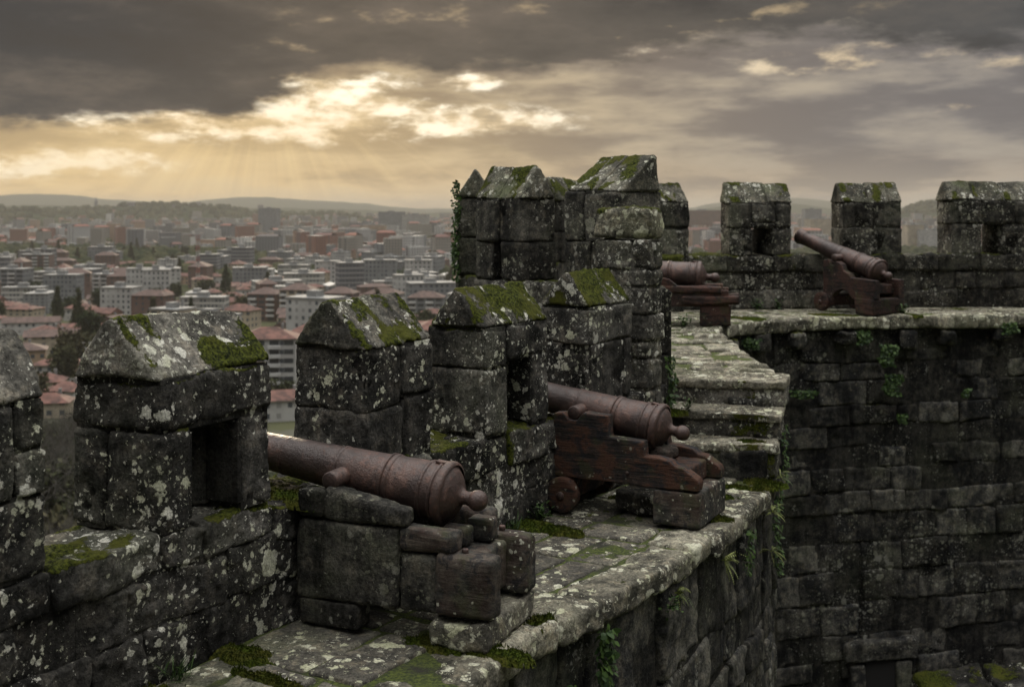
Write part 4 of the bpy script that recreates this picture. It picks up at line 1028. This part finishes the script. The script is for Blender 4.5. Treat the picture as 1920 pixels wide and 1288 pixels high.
# --- materials of the houses: plaster with rows of windows, tiled or flat roofs
def facade(name, colr, fx=3.2, fz=3.0, win=(.05, .06, .07), ww=.42, wh=.5, band=None):
    m, t, b = newmat(name); P = t.new('ShaderNodeTexCoord').outputs['Object']; x, y, z = t.sep(P)
    nrm = t.sep(t.new('ShaderNodeTexCoord').outputs['Normal'])
    hx = t.mix(t.m('GREATER_THAN', t.m('ABSOLUTE', nrm[0]), .5), t.comb(x, 0, 0), t.comb(y, 0, 0)); hx = t.sep(hx)[0]
    fxn = t.m('FRACT', t.m('DIVIDE', t.add(hx, 400), fx)); fzn = t.m('FRACT', t.m('DIVIDE', t.add(z, 60), fz))
    a = t.m('LESS_THAN', t.m('ABSOLUTE', t.sub(fxn, .5)), ww / 2); e = t.m('LESS_THAN', t.m('ABSOLUTE', t.sub(fzn, .55)), wh / 2)
    wnd = t.mul(t.mul(a, e), t.m('LESS_THAN', t.m('ABSOLUTE', nrm[2]), .5))
    c = t.mix(t.ss(t.noise(P, .12, 5, .6), .35, .65), tuple(q * .78 for q in colr), colr)
    if band: c = t.mix(t.m('LESS_THAN', fzn, .18), c, band)
    wn = t.new('ShaderNodeTexWhiteNoise'); t.l.new(t.comb(t.m('FLOOR', t.m('DIVIDE', t.add(hx, 400), fx)), t.m('FLOOR', t.m('DIVIDE', t.add(z, 60), fz)), t.m('GREATER_THAN', nrm[0], 0)), wn.inputs['Vector'])
    wnd = t.mul(wnd, t.m('GREATER_THAN', wn.outputs['Value'], .12))
    c = t.mix(wnd, c, t.mix(t.m('GREATER_THAN', wn.outputs['Value'], .72), win, tuple(q * .55 for q in colr))); t.put(b.inputs['Base Color'], c); b.inputs['Roughness'].default_value = .8
    return m
def plain(name, colr, v=.25, sc=.3, rough=.85):
    m, t, b = newmat(name); P = t.new('ShaderNodeTexCoord').outputs['Object']
    t.put(b.inputs['Base Color'], t.mix(t.ss(t.noise(P, sc, 6, .65), .35, .65), tuple(q * (1 - v) for q in colr), tuple(q * (1 + v) for q in colr))); b.inputs['Roughness'].default_value = rough
    return m
MF = {'white': facade('white_facade', (.45, .44, .42)), 'cream': facade('cream_facade', (.40, .34, .25), 3.6, 3.0), 'grey': facade('grey_facade', (.21, .215, .22), 2.8, 3.0, ww=.5), 'brick': facade('brown_facade', (.15, .092, .075), 4.2, 3.0, ww=.3),
      'pale': facade('banded_facade', (.33, .32, .30), 2.4, 3.0, ww=.7, wh=.45, band=(.55, .53, .48)), 'dark': facade('dark_facade', (.12, .12, .13), 2.6, 3.0, ww=.55, band=(.32, .31, .30)), 'tan': facade('tan_facade', (.34, .24, .16), 3.4, 3.0)}
MR = {'tile': plain('clay_roof', (.105, .047, .035), .55, .35), 'oldtile': plain('old_clay_roof', (.085, .052, .042), .35, .5), 'flat': plain('flat_roof', (.20, .20, .195), .2), 'pale': plain('sheet_roof', (.55, .52, .47), .12, .1)}
M_glass = plain('dark_window', (.035, .04, .045), .2, .3, .3); M_trim = plain('white_trim', (.48, .47, .45), .1); M_metal = plain('steel', (.2, .2, .2))
def mesh_parts(ac, name, mat, parent): return ac.build(name, mat, parent, (0, 0, 0), smooth=False)
def sbox(ac, x0, x1, y0, y1, z0, z1):
    v = [(x0, y0, z0), (x1, y0, z0), (x1, y1, z0), (x0, y1, z0), (x0, y0, z1), (x1, y0, z1), (x1, y1, z1), (x0, y1, z1)]
    ac.raw(v, [(0, 3, 2, 1), (4, 5, 6, 7), (0, 1, 5, 4), (1, 2, 6, 5), (2, 3, 7, 6), (3, 0, 4, 7)])
def hip(ac, w_, d, z, h, ov=.6, gable=False):
    a, b_ = w_ / 2 + ov, d / 2 + ov; k = 0 if gable else min(b_, a * .8)
    v = [(-a, -b_, z), (a, -b_, z), (a, b_, z), (-a, b_, z), (-a + k, 0, z + h), (a - k, 0, z + h)]
    ac.raw(v, [(0, 1, 5, 4), (2, 3, 4, 5)]); 
    ac.raw([v[1], v[2], v[5], v[5]], [(0, 1, 2, 2)]) if False else None
    ac.f.append(np.array([(ac.n - 6 + 1, ac.n - 6 + 2, ac.n - 6 + 5)])); ac.f.append(np.array([(ac.n - 6 + 3, ac.n - 6 + 0, ac.n - 6 + 4)])); ac.f.append(np.array([(ac.n - 6 + 0, ac.n - 6 + 3, ac.n - 6 + 2, ac.n - 6 + 1)]))
def house(name, wmat, rmat, w_, d, h, roof='hip', rh=2.6, chim=True, wins=0):
    root = empty(name)
    ac = Acc(); sbox(ac, -w_ / 2, w_ / 2, -d / 2, d / 2, -6, h)
    if roof == 'gable':   # gable ends
        ac.raw([(-w_ / 2, -d / 2, h), (-w_ / 2, d / 2, h), (-w_ / 2, 0, h + rh * .93), (w_ / 2, -d / 2, h), (w_ / 2, d / 2, h), (w_ / 2, 0, h + rh * .93)], [(0, 2, 1), (3, 4, 5)])
    wl = mesh_parts(ac, 'wall', MF[wmat], root)
    ac = Acc()
    if roof == 'flat':
        sbox(ac, -w_ / 2 - .3, w_ / 2 + .3, -d / 2 - .3, d / 2 + .3, h + .002, h + .7); sbox(ac, -w_ * .15, w_ * .1, -2.5, 2.5, h + .701, h + 3.2)
    elif roof == 'shed':
        n = 3
        for i in range(n):
            x0 = -w_ / 2 + w_ * i / n; ac.raw([(x0, -d / 2 - .5, h + .01), (x0 + w_ / n, -d / 2 - .5, h + .01), (x0 + w_ / n, d / 2 + .5, h + .01), (x0, d / 2 + .5, h + .01), (x0 + w_ / n / 2, -d / 2 - .5, h + rh), (x0 + w_ / n / 2, d / 2 + .5, h + rh)], [(0, 4, 5, 3), (4, 1, 2, 5)])
            ac.f.append(np.array([(ac.n - 6, ac.n - 5, ac.n - 2), (ac.n - 4, ac.n - 3, ac.n - 1)]))
    else: hip(ac, w_, d, h + .01, rh, gable=(roof == 'gable'))
    rf = mesh_parts(ac, 'roof', MR[rmat], root)
    if chim:
        ac = Acc(); sbox(ac, w_ * .2, w_ * .2 + .9, d * .12, d * .12 + .9, h + rh * .3, h + rh + 1.0); mesh_parts(ac, 'chimney', MR['flat'], rf)
    return root
K = 0
crn = random.Random(5)
def put(o, x, y, rz, label, cat, group, s=(1, 1, 1)):
    o.location = (x, y, gz(x, y)); o.rotation_euler = (0, 0, rz); o.scale = s; tag(o, label, cat, group)
# --- buildings near enough to be told apart
def at(u, v, z=GZ + 1): y = (EYE - z) * F / (v - 395); return ((u - 960) * y / F, y)
used = []
def balcony_block(name, label, x, y, rz, w_, d, floors, wm, rm='tile', roof='hip', sides=True):
    h = floors * 3.0; root = house(name, wm, rm, w_, d, h, roof, 3.4, True)
    nb = max(3, int(w_ / 4.5))
    for f in range(1, floors):
        for i in range(0, nb, 2):
            cx = -w_ / 2 + w_ * (i + .5) / nb; ac = Acc(); sbox(ac, cx - w_ / nb * .42, cx + w_ / nb * .42, -d / 2 - 1.5, -d / 2 - .06, f * 3 - .25, f * 3 + .85); mesh_parts(ac, 'balcony', M_trim, root)
    for f in range(floors):
        for i in range(nb):
            if f * nb + i > 90: break
            cx = -w_ / 2 + w_ * (i + .5) / nb; ac = Acc(); sbox(ac, cx - w_ / nb * .33, cx + w_ / nb * .33, -d / 2 - .05, -d / 2 + .05, f * 3 + .9, f * 3 + 2.5); mesh_parts(ac, 'window', M_glass, root)
    put(root, x, y, rz, label, 'building', 'apartment buildings in the valley'); used.append((x, y, max(w_, d) * .75)); return root
HB = [(505, 735, 19, 14, 6, 'white', 'tile', 'hip', .25, 'white balconied apartment block with a red tile roof between the second and third merlons'),
      (585, 700, 17, 13, 5, 'white', 'tile', 'hip', .1, 'white apartment block with a red roof just behind the third merlon'),
      (820, 690, 18, 13, 5, 'pale', 'tile', 'hip', .3, 'red roofed block showing just right of the third merlon'),
      (325, 640, 16, 14, 5, 'cream', 'flat', 'flat', -.3, 'cream apartment block with flat roof above the second merlon'),
      (395, 640, 24, 15, 4, 'white', 'flat', 'flat', -.15, 'long pale balconied block above the second merlon, beside the cream one'),
      (500, 600, 16, 14, 5, 'brick', 'oldtile', 'hip', -.05, 'brown apartment block left of the third merlon'), (560, 603, 18, 14, 6, 'cream', 'oldtile', 'hip', .1, 'cream and brown block just above the third merlon'), (640, 598, 17, 14, 5, 'brick', 'oldtile', 'hip', .0, 'brown block right above the peak of the third merlon'),
      (720, 600, 20, 14, 5, 'pale', 'oldtile', 'hip', -.05, 'pale block with a brown roof between the third and fourth merlons'), (800, 595, 20, 14, 4, 'grey', 'oldtile', 'hip', .1, 'low dull block with a brown roof left of the turret'),
      (25, 560, 22, 15, 7, 'grey', 'flat', 'flat', .05, 'grey block with white bands at the left edge of the city'), (70, 520, 26, 15, 7, 'brick', 'flat', 'flat', .25, 'reddish block near the left edge of the city'),
      (95, 545, 22, 16, 5, 'pale', 'flat', 'flat', .05, 'banded office block with yellowish floors on the left'),
      (150, 548, 28, 18, 6, 'dark', 'flat', 'flat', .0, 'dark wide block with a pale roof edge on the left'),
      (200, 550, 16, 15, 5, 'white', 'flat', 'flat', .2, 'stepped white block right of the dark wide block')]
for (u, v, w_, d, fl_, wm, rm, roof, rz, lb) in HB:
    x, y = at(u, v); balcony_block('apartment_building', lb, x, y, rz - .15, w_, d, fl_, wm, rm, roof)
HH = [(60, 625, 26, 12, 6, 'white', 'oldtile', 'gable', .25, 'long white terrace with dark red roofs at the left edge'), (30, 690, 22, 13, 7, 'tan', 'oldtile', 'hip', .35, 'brownish house with a brown hipped roof at the far left'),
      (95, 665, 20, 12, 8, 'cream', 'oldtile', 'gable', .3, 'cream house with a broad dark red roof near the left edge'), (110, 715, 16, 11, 6, 'white', 'tile', 'hip', .1, 'white house with a red brown hipped roof in the gap beside the leftmost merlon'),
      (85, 745, 12, 10, 5, 'cream', 'tile', 'hip', .2, 'small cream house with an orange roof in the gap beside the leftmost merlon'), (125, 760, 10, 9, 4.5, 'white', 'tile', 'hip', -.2, 'smallest red roofed house low in the gap beside the leftmost merlon'),
      (90, 785, 13, 9, 4.5, 'cream', 'tile', 'hip', .15, 'lowest orange roofed house in the gap beside the leftmost merlon'), (530, 790, 16, 10, 6, 'white', 'tile', 'hip', .3, 'white house with red roof low between the second and third merlons'),
      (690, 680, 18, 12, 7, 'cream', 'tile', 'gable', .2, 'cream gabled house behind the third merlon'), (800, 640, 40, 20, 7, 'brick', 'tile', 'gable', .1, 'long red roofed hall left of the fourth merlon'),
      (150, 690, 15, 10, 6, 'grey', 'flat', 'flat', .2, 'small grey flat roofed house left of the second merlon'), (160, 640, 24, 13, 6, 'white', 'tile', 'gable', .1, 'low white house with a bright red roof above the second merlon on the left')]
for (u, v, w_, d, h, wm, rm, roof, rz, lb) in HH:
    x, y = at(u, v); o = house('house', wm, rm, w_, d, h, roof, 2.4, True); put(o, x, y, rz, lb, 'house', 'houses in the valley'); used.append((x, y, w_ * .75))
# --- more building types, copied over the valley
protos = [('apartment_building', house('apartment_building', 'white', 'flat', 20, 13, 18, 'flat', 0, False), 'white flat roofed apartment block in the valley', 13), ('apartment_building', house('apartment_building', 'grey', 'flat', 24, 13, 18, 'flat', 0, False), 'grey flat roofed apartment block in the valley', 14),
          ('apartment_building', house('apartment_building', 'brick', 'oldtile', 22, 13, 15, 'hip', 3, True), 'brown apartment block with a dark tiled roof in the valley', 12), ('apartment_building', house('apartment_building', 'cream', 'tile', 18, 13, 12, 'hip', 3, True), 'cream apartment block with a red roof in the valley', 11),
          ('apartment_building', house('apartment_building', 'pale', 'flat', 28, 13, 12, 'flat', 0, False), 'banded flat roofed block in the valley', 10), ('apartment_building', house('apartment_building', 'dark', 'flat', 18, 14, 21, 'flat', 0, False), 'dark banded flat roofed block in the valley', 7),
          ('house', house('house', 'white', 'tile', 15, 10, 6.5, 'hip', 2.4, True), 'white two storey house with a red hipped roof in the valley', 15), ('house', house('house', 'cream', 'oldtile', 13, 10, 6, 'gable', 2.6, True), 'cream house with a dark gabled roof in the valley', 12),
          ('house', house('house', 'tan', 'tile', 18, 11, 7, 'gable', 2.6, True), 'tan house with a red gabled roof in the valley', 9), ('warehouse', house('warehouse', 'white', 'pale', 44, 24, 7, 'shed', 2.2, False), 'low warehouse with a pale ridged sheet roof in the valley', 6), ('warehouse', house('warehouse', 'grey', 'pale', 32, 18, 7, 'shed', 2.0, False), 'grey warehouse with a pale sheet roof in the valley', 5)]
firsts = set(); wts = [p[3] for p in protos]; placed = 0; tries = 0
while placed < 262 and tries < 60000:
    tries += 1
    a = crn.uniform(-.50, .02); y = 340 + (1250 - 340) * crn.random() ** .8; x = a * y
    if y > 900 and fbm(np.array([[x / 260, y / 260, 3.0]]), 4, 2)[0] > .33: continue
    pi = crn.choices(range(len(protos)), wts)[0]
    if y < 620 and pi < 6 and crn.random() < .75: pi = 6 + crn.randrange(3)
    if y < 620 and pi > 8: pi = 7
    nm, pr, lb, _ = protos[pi]; rad_ = {0: 14, 1: 16, 2: 15, 3: 13, 4: 18, 5: 13, 6: 10, 7: 9, 8: 11, 9: 28, 10: 20}[pi]
    if any((x - q[0]) ** 2 + (y - q[1]) ** 2 < (rad_ + q[2]) ** 2 * .8 for q in used): continue
    if pi in firsts: o = copy_tree(pr)
    else: o = pr; firsts.add(pi)
    th = fbm(np.array([[x / 400, y / 400, 9.0]]), 3, 1)[0] * 1.2 + (math.pi / 2 if crn.random() < .25 else 0) + crn.gauss(0, .08)
    s = crn.uniform(.85, 1.15); sz_ = crn.choice((.66, .83, 1, 1, 1.16)) if pi < 6 else crn.uniform(.85, 1.1)
    put(o, x, y, th, lb, 'house' if nm == 'house' else ('warehouse' if nm == 'warehouse' else 'building'), lb.replace(' in the valley', 's of the valley'), (s, s, sz_))
    used.append((x, y, rad_)); placed += 1
# far towers one can tell apart
def tower(label, u, v, w_, d, h, wm):
    x, y = at(u, v); o = house('tower_block', wm, 'flat', w_, d, h, 'flat', 0, False); put(o, x, y, crn.uniform(-.3, .3), label, 'building', 'tall blocks far off in the city'); return o
for a in [('tall grey tower standing alone left of the turret skyline', 505, 446, 44, 22, 64, 'grey'), ('wide grey block on the skyline left of the turret', 735, 445, 60, 30, 55, 'grey'), ('pale block beside the grey skyline block left of the turret', 780, 447, 60, 30, 50, 'pale'), ('short tan block on the skyline left of the turret', 700, 452, 50, 20, 30, 'tan'),
          ('white block on the skyline above the fourth merlon', 560, 465, 45, 20, 34, 'white'), ('tan block group seen in the gap right of the turret', 1318, 445, 90, 40, 60, 'brick'), ('slim grey tower seen left of the raised muzzle', 1522, 440, 44, 25, 62, 'grey'), ('pale block seen right of the slim grey tower', 1540, 452, 60, 30, 45, 'cream'),
          ('wide white building low in the last gap on the right', 1750, 470, 60, 25, 32, 'white'), ('pale tower low in the last gap on the right', 1712, 470, 26, 20, 40, 'cream'), ('grey slab in the gap right of the turret', 1300, 470, 60, 20, 22, 'pale')]:
    tower(*a)
# crane: red and white lattice mast
x, y = at(371, 545); cr_ = empty('crane'); cr_.location = (x, y, gz(x, y)); tag(cr_, 'slim red and white crane mast rising among the city blocks', 'crane')
M_rw, t, b = newmat('red_white_paint'); P = t.new('ShaderNodeTexCoord').outputs['Object']
t.put(b.inputs['Base Color'], t.mix(t.m('GREATER_THAN', t.m('FRACT', t.mul(t.add(t.sep(P)[2], 60), .12)), .5), (.26, .07, .06), (.36, .36, .35)))
ac = Acc()
for sx in (-1, 1):
    for sy in (-1, 1): sbox(ac, sx * 1.0 - .14, sx * 1.0 + .14, sy * 1.0 - .14, sy * 1.0 + .14, 0, 44)
for k in range(14): sbox(ac, -1.3, 1.3, -1.3, -1.1, k * 3.1, k * 3.1 + .4); sbox(ac, -1.3, 1.3, 1.1, 1.3, k * 3.1, k * 3.1 + .4)
mesh_parts(ac, 'mast', M_rw, cr_)
ac = Acc(); sbox(ac, -12, 4, -.5, .5, 44.01, 45.2); mesh_parts(ac, 'jib', M_rw, cr_)
# monument on the wooded hill
mx, my = -1565, 4280; mo = empty('monument'); mo.location = (mx, my, gz(mx, my)); tag(mo, 'slim monument tower on top of the wooded hill', 'monument')
ac = Acc(); sbox(ac, -5, 5, -5, 5, 0, 30); mesh_parts(ac, 'shaft', MF['grey'], mo); ac = Acc(); hip(ac, 10, 10, 30.01, 16, .5); mesh_parts(ac, 'spire', MR['flat'], mo)

# --- the rest of the city as one mass
ci = {'w': Acc(), 'r': Acc(), 'g': Acc()}
def massbox(x, y, w_, d, h, th, zz0, roof):
    ca, sa = math.cos(th), math.sin(th)
    def T(p): return [(x + q[0] * ca - q[1] * sa, y + q[0] * sa + q[1] * ca, zz0 + q[2]) for q in p]
    a, b_ = w_ / 2, d / 2
    v = T([(-a, -b_, -8), (a, -b_, -8), (a, b_, -8), (-a, b_, -8), (-a, -b_, h), (a, -b_, h), (a, b_, h), (-a, b_, h)])
    tn = crn.random()
    ci['w'].raw(v, [(0, 1, 5, 4), (1, 2, 6, 5), (2, 3, 7, 6), (3, 0, 4, 7)], tn)
    tn = crn.random()
    if roof: r = T([(-a - .5, -b_ - .5, h), (a + .5, -b_ - .5, h), (a + .5, b_ + .5, h), (-a - .5, b_ + .5, h), (-a + b_ * .7, 0, h + 3), (a - b_ * .7, 0, h + 3)]); ci['r'].raw(r, [(0, 1, 5, 4), (2, 3, 4, 5), (1, 2, 5, 5), (3, 0, 4, 4)], tn)
    else: ci['g'].raw(T([(-a, -b_, h), (a, -b_, h), (a, b_, h), (-a, b_, h)]), [(0, 1, 2, 3)], tn)
_raw = Acc.raw
cnt = 0; tr_ = 0
while cnt < 9000 and tr_ < 60000:
    tr_ += 1
    a = crn.uniform(-.62, .62); y = (1150 if a < -.02 else 1500) + 5400 * crn.random() ** 1.25; x = a * y
    if -.02 < a < .10: continue
    den = fbm(np.array([[x / 520, y / 520, 1.0]]), 12, 2)[0]
    if den > .34: continue
    z = gz(x, y)
    if z > GZ + 34 and crn.random() < .93: continue
    big = crn.random()
    if big < .2: w_, d, h, rf = crn.uniform(16, 34), 13, crn.choice((15, 18, 21, 27, 33)), crn.random() < .3
    elif big < .25: w_, d, h, rf = crn.uniform(35, 80), crn.uniform(20, 35), 7, False
    else: w_, d, h, rf = crn.uniform(9, 20), crn.uniform(8, 12), crn.choice((5, 6, 6, 9, 12)), crn.random() < .45
    massbox(x, y, w_, d, h, crn.uniform(-.6, .6) + (1.57 if crn.random() < .3 else 0), z, rf); cnt += 1
def ramp_mat(name, stops, rough=.85, windows=False):
    m, t, b = newmat(name); ti = t.new('ShaderNodeAttribute', attribute_name='tint').outputs['Fac']
    cr = t.new('ShaderNodeValToRGB'); cr.color_ramp.interpolation = 'CONSTANT'
    el = cr.color_ramp.elements
    for i, (p, c) in enumerate(stops):
        e = el[i] if i < 2 else el.new(p); e.position = p; e.color = (*c, 1)
    t.put(cr.inputs[0], ti); c = cr.outputs[0]
    if windows:
        P = t.new('ShaderNodeTexCoord').outputs['Object']; x, y, z = t.sep(P)
        f1 = t.m('FRACT', t.mul(t.add(x, t.mul(y, .7)), .28)); f2 = t.m('FRACT', t.mul(z, .3333))
        c = t.mix(t.mul(t.m('LESS_THAN', f1, .42), t.m('LESS_THAN', f2, .5)), c, (.06, .065, .07))
    t.put(b.inputs['Base Color'], c); b.inputs['Roughness'].default_value = rough; return m
MW_ = ramp_mat('mass_walls', [(0, (.36, .355, .345)), (.18, (.24, .22, .19)), (.38, (.17, .175, .18)), (.52, (.22, .11, .08)), (.62, (.26, .25, .24)), (.76, (.34, .23, .16)), (.84, (.14, .14, .15)), (.95, (.56, .55, .52))], windows=True)
MRf = ramp_mat('mass_roofs', [(0, (.17, .068, .048)), (.35, (.11, .052, .042)), (.7, (.20, .088, .058)), (.85, (.10, .085, .078))])
MFl = ramp_mat('mass_flat_roofs', [(0, (.18, .18, .175)), (.4, (.22, .22, .21)), (.72, (.46, .44, .40)), (.85, (.10, .10, .10))])
ac = Acc(); ac.v = ci['w'].v; ac.f = ci['w'].f; ac.t = ci['w'].t; ac.ms = ci['w'].ms; ac.n = ci['w'].n
o = ac.build('distant_city_walls', MW_, smooth=False); 
mc_ = empty('distant_city', (0, 0, 0)); mc_['kind'] = 'stuff'; mc_['label'] = 'mass of small pale and red roofed buildings of the far city'; mc_['category'] = 'city'
o.name = 'wall'; o.parent = mc_
for k_, mt, nm in (('r', MRf, 'tiled_roof'), ('g', MFl, 'flat_roof')): ci[k_].build(nm, mt, mc_, smooth=False)

# --- trees
M_tree, t, b = newmat('tree_foliage'); P = t.new('ShaderNodeTexCoord').outputs['Object']; ti = t.new('ShaderNodeAttribute', attribute_name='tint').outputs['Fac']
oi = t.new('ShaderNodeObjectInfo').outputs['Random']
t.put(b.inputs['Base Color'], t.mix(oi, t.mix(ti, (.012, .022, .010), (.040, .055, .022)), t.mix(ti, (.035, .035, .018), (.085, .075, .040)))); b.inputs['Roughness'].default_value = .9; b.inputs['Specular IOR Level'].default_value = .1
M_bark = plain('bark', (.07, .06, .05), .3, 3)
M_twig = plain('bare_twigs', (.045, .040, .032), .3, 3)
def crown_mesh(n, r, h, z0, leafs, seed, cone=False):
    q = random.Random(seed); ac = Acc()
    for i in range(n):
        if cone: f = q.random() ** .7; zc = z0 + h * (1 - f); rr = r * f * q.uniform(.5, 1); an = q.uniform(0, 6.28); c = Vector((rr * math.cos(an), rr * math.sin(an), zc))
        else:
            d = Vector((q.gauss(0, 1), q.gauss(0, 1), q.gauss(0, 1))).normalized(); k = q.uniform(.35, 1) ** .5; k *= .8 + .35 * math.sin(d.x * 5 + seed) * math.cos(d.y * 4)
            c = Vector((d.x * r * k, d.y * r * k, z0 + h / 2 + d.z * h / 2 * k))
        tn = q.random()
        for j in range(leafs):
            p = c + Vector((q.gauss(0, 1), q.gauss(0, 1), q.gauss(0, 1))) * r * .13; a = Vector((q.gauss(0, 1), q.gauss(0, 1), q.gauss(0, 1))).normalized() * r * .10; b_ = a.cross(Vector((q.gauss(0, 1), q.gauss(0, 1), q.gauss(0, 1)))).normalized() * r * .08
            ac.raw([(p - a)[:], (p + b_)[:], (p + a)[:], (p - b_)[:]], [(0, 1, 2, 3)], tn)
    return ac
def limb(ac, p, d, l, r, depth, q, seg=5):
    """tapered branching limbs"""
    n = 5 if depth > 1 else 4; pts = [Vector(p)]; dd = Vector(d).normalized()
    for i in range(seg): dd = (dd + Vector((q.gauss(0, .14), q.gauss(0, .14), q.gauss(0, .08) + .05))).normalized(); pts.append(pts[-1] + dd * l / seg)
    v = []; 
    for i, pt in enumerate(pts):
        rr = r * (1 - .65 * i / seg); t1 = dd.cross(Vector((.3, .5, .8))).normalized(); t2 = dd.cross(t1)
        for k in range(n): a = 6.283 * k / n; v.append((pt + (t1 * math.cos(a) + t2 * math.sin(a)) * rr)[:])
    ac.raw(v, [(i * n + k, i * n + (k + 1) % n, (i + 1) * n + (k + 1) % n, (i + 1) * n + k) for i in range(seg) for k in range(n)])
    if depth > 0:
        for _ in range(5 if depth > 1 else 6):
            i = q.randint(2, seg); a = Vector((q.gauss(0, 1), q.gauss(0, 1), q.gauss(.35, .5))).normalized()
            limb(ac, pts[i], (dd * .6 + a), l * q.uniform(.4, .65), r * .42, depth - 1, q, 4)
def bare_tree(seed, h=11):
    root = empty('bare_tree'); q = random.Random(seed)
    ac = Acc(); limb(ac, (0, 0, -1), (0, 0, 1), h * .55, .22, 0, q); ac.build('trunk', M_bark, root)
    ac = Acc()
    for i in range(9): a = i * 2.4; limb(ac, (0, 0, h * (.2 + .035 * i)), (math.cos(a), math.sin(a), 1.2), h * q.uniform(.35, .6), .10, 3, q)
    ac.build('crown', M_twig, root); return root
def leafy(seed, cone=False, h=10, r=4):
    root = empty('evergreen_tree' if cone else 'leafy_tree'); q = random.Random(seed)
    ac = Acc(); limb(ac, (0, 0, -1), (0, 0, 1), h * .7, .3, 0, q); ac.build('trunk', M_bark, root)
    crown_mesh(150, r, h * .8, h * .2, 16, seed, cone).build('crown', M_tree, root); return root
tp = [bare_tree(3), bare_tree(8, 9), leafy(4), leafy(6, False, 8, 4.5), leafy(5, True, 15, 3.2)]
tl = ['bare winter tree on the slope below the castle', 'bare spreading winter tree on the slope below the castle', 'dark leafy tree between the buildings', 'broad dark leafy tree between the buildings', 'dark conical evergreen among the buildings']
fst = set()
def tree(i, x, y, s, lb=None):
    o = copy_tree(tp[i]) if i in fst else tp[i]; fst.add(i)
    put(o, x, y, crn.uniform(0, 6.28), lb or tl[i], 'tree', 'trees ' + ('on the castle slope' if i < 2 else 'in the valley'), (s, s, s * crn.uniform(.85, 1.2)))
for i in range(56):
    a = crn.uniform(-.47, -.16) if i > 25 else crn.uniform(-.46, -.36); y = crn.uniform(45, 300)
    k = crn.choices((0, 1, 2, 3), (4, 4, 3, 4))[0]
    tree(k, a * y, y, crn.uniform(.6, 1.1), None if k < 2 else 'dark leafy tree on the slope below the castle')
n = 0
while n < 200:
    a = crn.uniform(-.5, .0); y = 330 + 1300 * crn.random(); x = a * y
    if any((x - q[0]) ** 2 + (y - q[1]) ** 2 < (q[2] + 1) ** 2 * .6 for q in used): continue
    tree(crn.choices((2, 3, 4), (5, 5, 1.4))[0], x, y, crn.uniform(.7, 1.5)); n += 1
# far woods: clumps over the hills and between the houses, one mass
fw_ = Acc(); q = np.random.RandomState(4)
def clump(x, y, z, r):
    th = np.linspace(0, 2 * np.pi, 7)[:-1]; v = []
    for k, (rr, zz1) in enumerate(((1, -.3), (1.05, .45), (.6, .95))): v += [(x + r * rr * math.cos(t_ + k) * q.uniform(.7, 1.25), y + r * rr * math.sin(t_ + k) * q.uniform(.7, 1.25), z + r * zz1 * q.uniform(.8, 1.2)) for t_ in th]
    v.append((x, y, z + r * 1.15))
    f = [(k * 6 + j, k * 6 + (j + 1) % 6, (k + 1) * 6 + (j + 1) % 6, (k + 1) * 6 + j) for k in range(2) for j in range(6)]
    fw_.raw(v, f, q.rand()); fw_.f.append(np.array([(fw_.n - 1 - 6 + j - 0, fw_.n - 1 - 6 + (j + 1) % 6, fw_.n - 1) for j in range(6)]))
c_ = 0; tr2 = 0
while c_ < 11000 and tr2 < 60000:
    tr2 += 1
    a = q.uniform(-.62, .62); y = 1000 + 5200 * q.rand() ** 1.3; x = a * y
    if -.02 < a < .10: continue
    z = gz(x, y) if tr2 % 1 == 0 else 0
    den = fbm(np.array([[x / 520, y / 520, 1.0]]), 12, 2)[0]
    if z < GZ + 36 and den < .22 and q.rand() > .30: continue
    clump(x, y, z, q.uniform(4, 10) if z < GZ + 34 else q.uniform(9, 17)); c_ += 1
M_wood, t, b = newmat('far_wood'); ti = t.new('ShaderNodeAttribute', attribute_name='tint').outputs['Fac']
t.put(b.inputs['Base Color'], t.mix(ti, (.014, .022, .012), (.055, .055, .030))); b.inputs['Roughness'].default_value = 1; b.inputs['Specular IOR Level'].default_value = 0
o = fw_.build('woodland', M_wood); o['kind'] = 'stuff'

# ------------------------------------------------------------------ the air
M_h = bpy.data.materials.new('air'); M_h.use_nodes = True; t = NT(M_h.node_tree); t.n.clear()
pv = t.new('ShaderNodeVolumePrincipled'); pv.inputs['Color'].default_value = (.60, .575, .53, 1); pv.inputs['Density'].default_value = 0.00008; pv.inputs['Anisotropy'].default_value = .2
mo_ = t.new('ShaderNodeOutputMaterial'); t.l.new(pv.outputs[0], mo_.inputs['Volume'])
ac = Acc(); sbox(ac, -16500, 16500, -16500, 16500, -63, 135); hz_ = ac.build('haze', M_h, smooth=False); hz_['kind'] = 'stuff'
bpy.context.scene.cycles.volume_bounces = 0
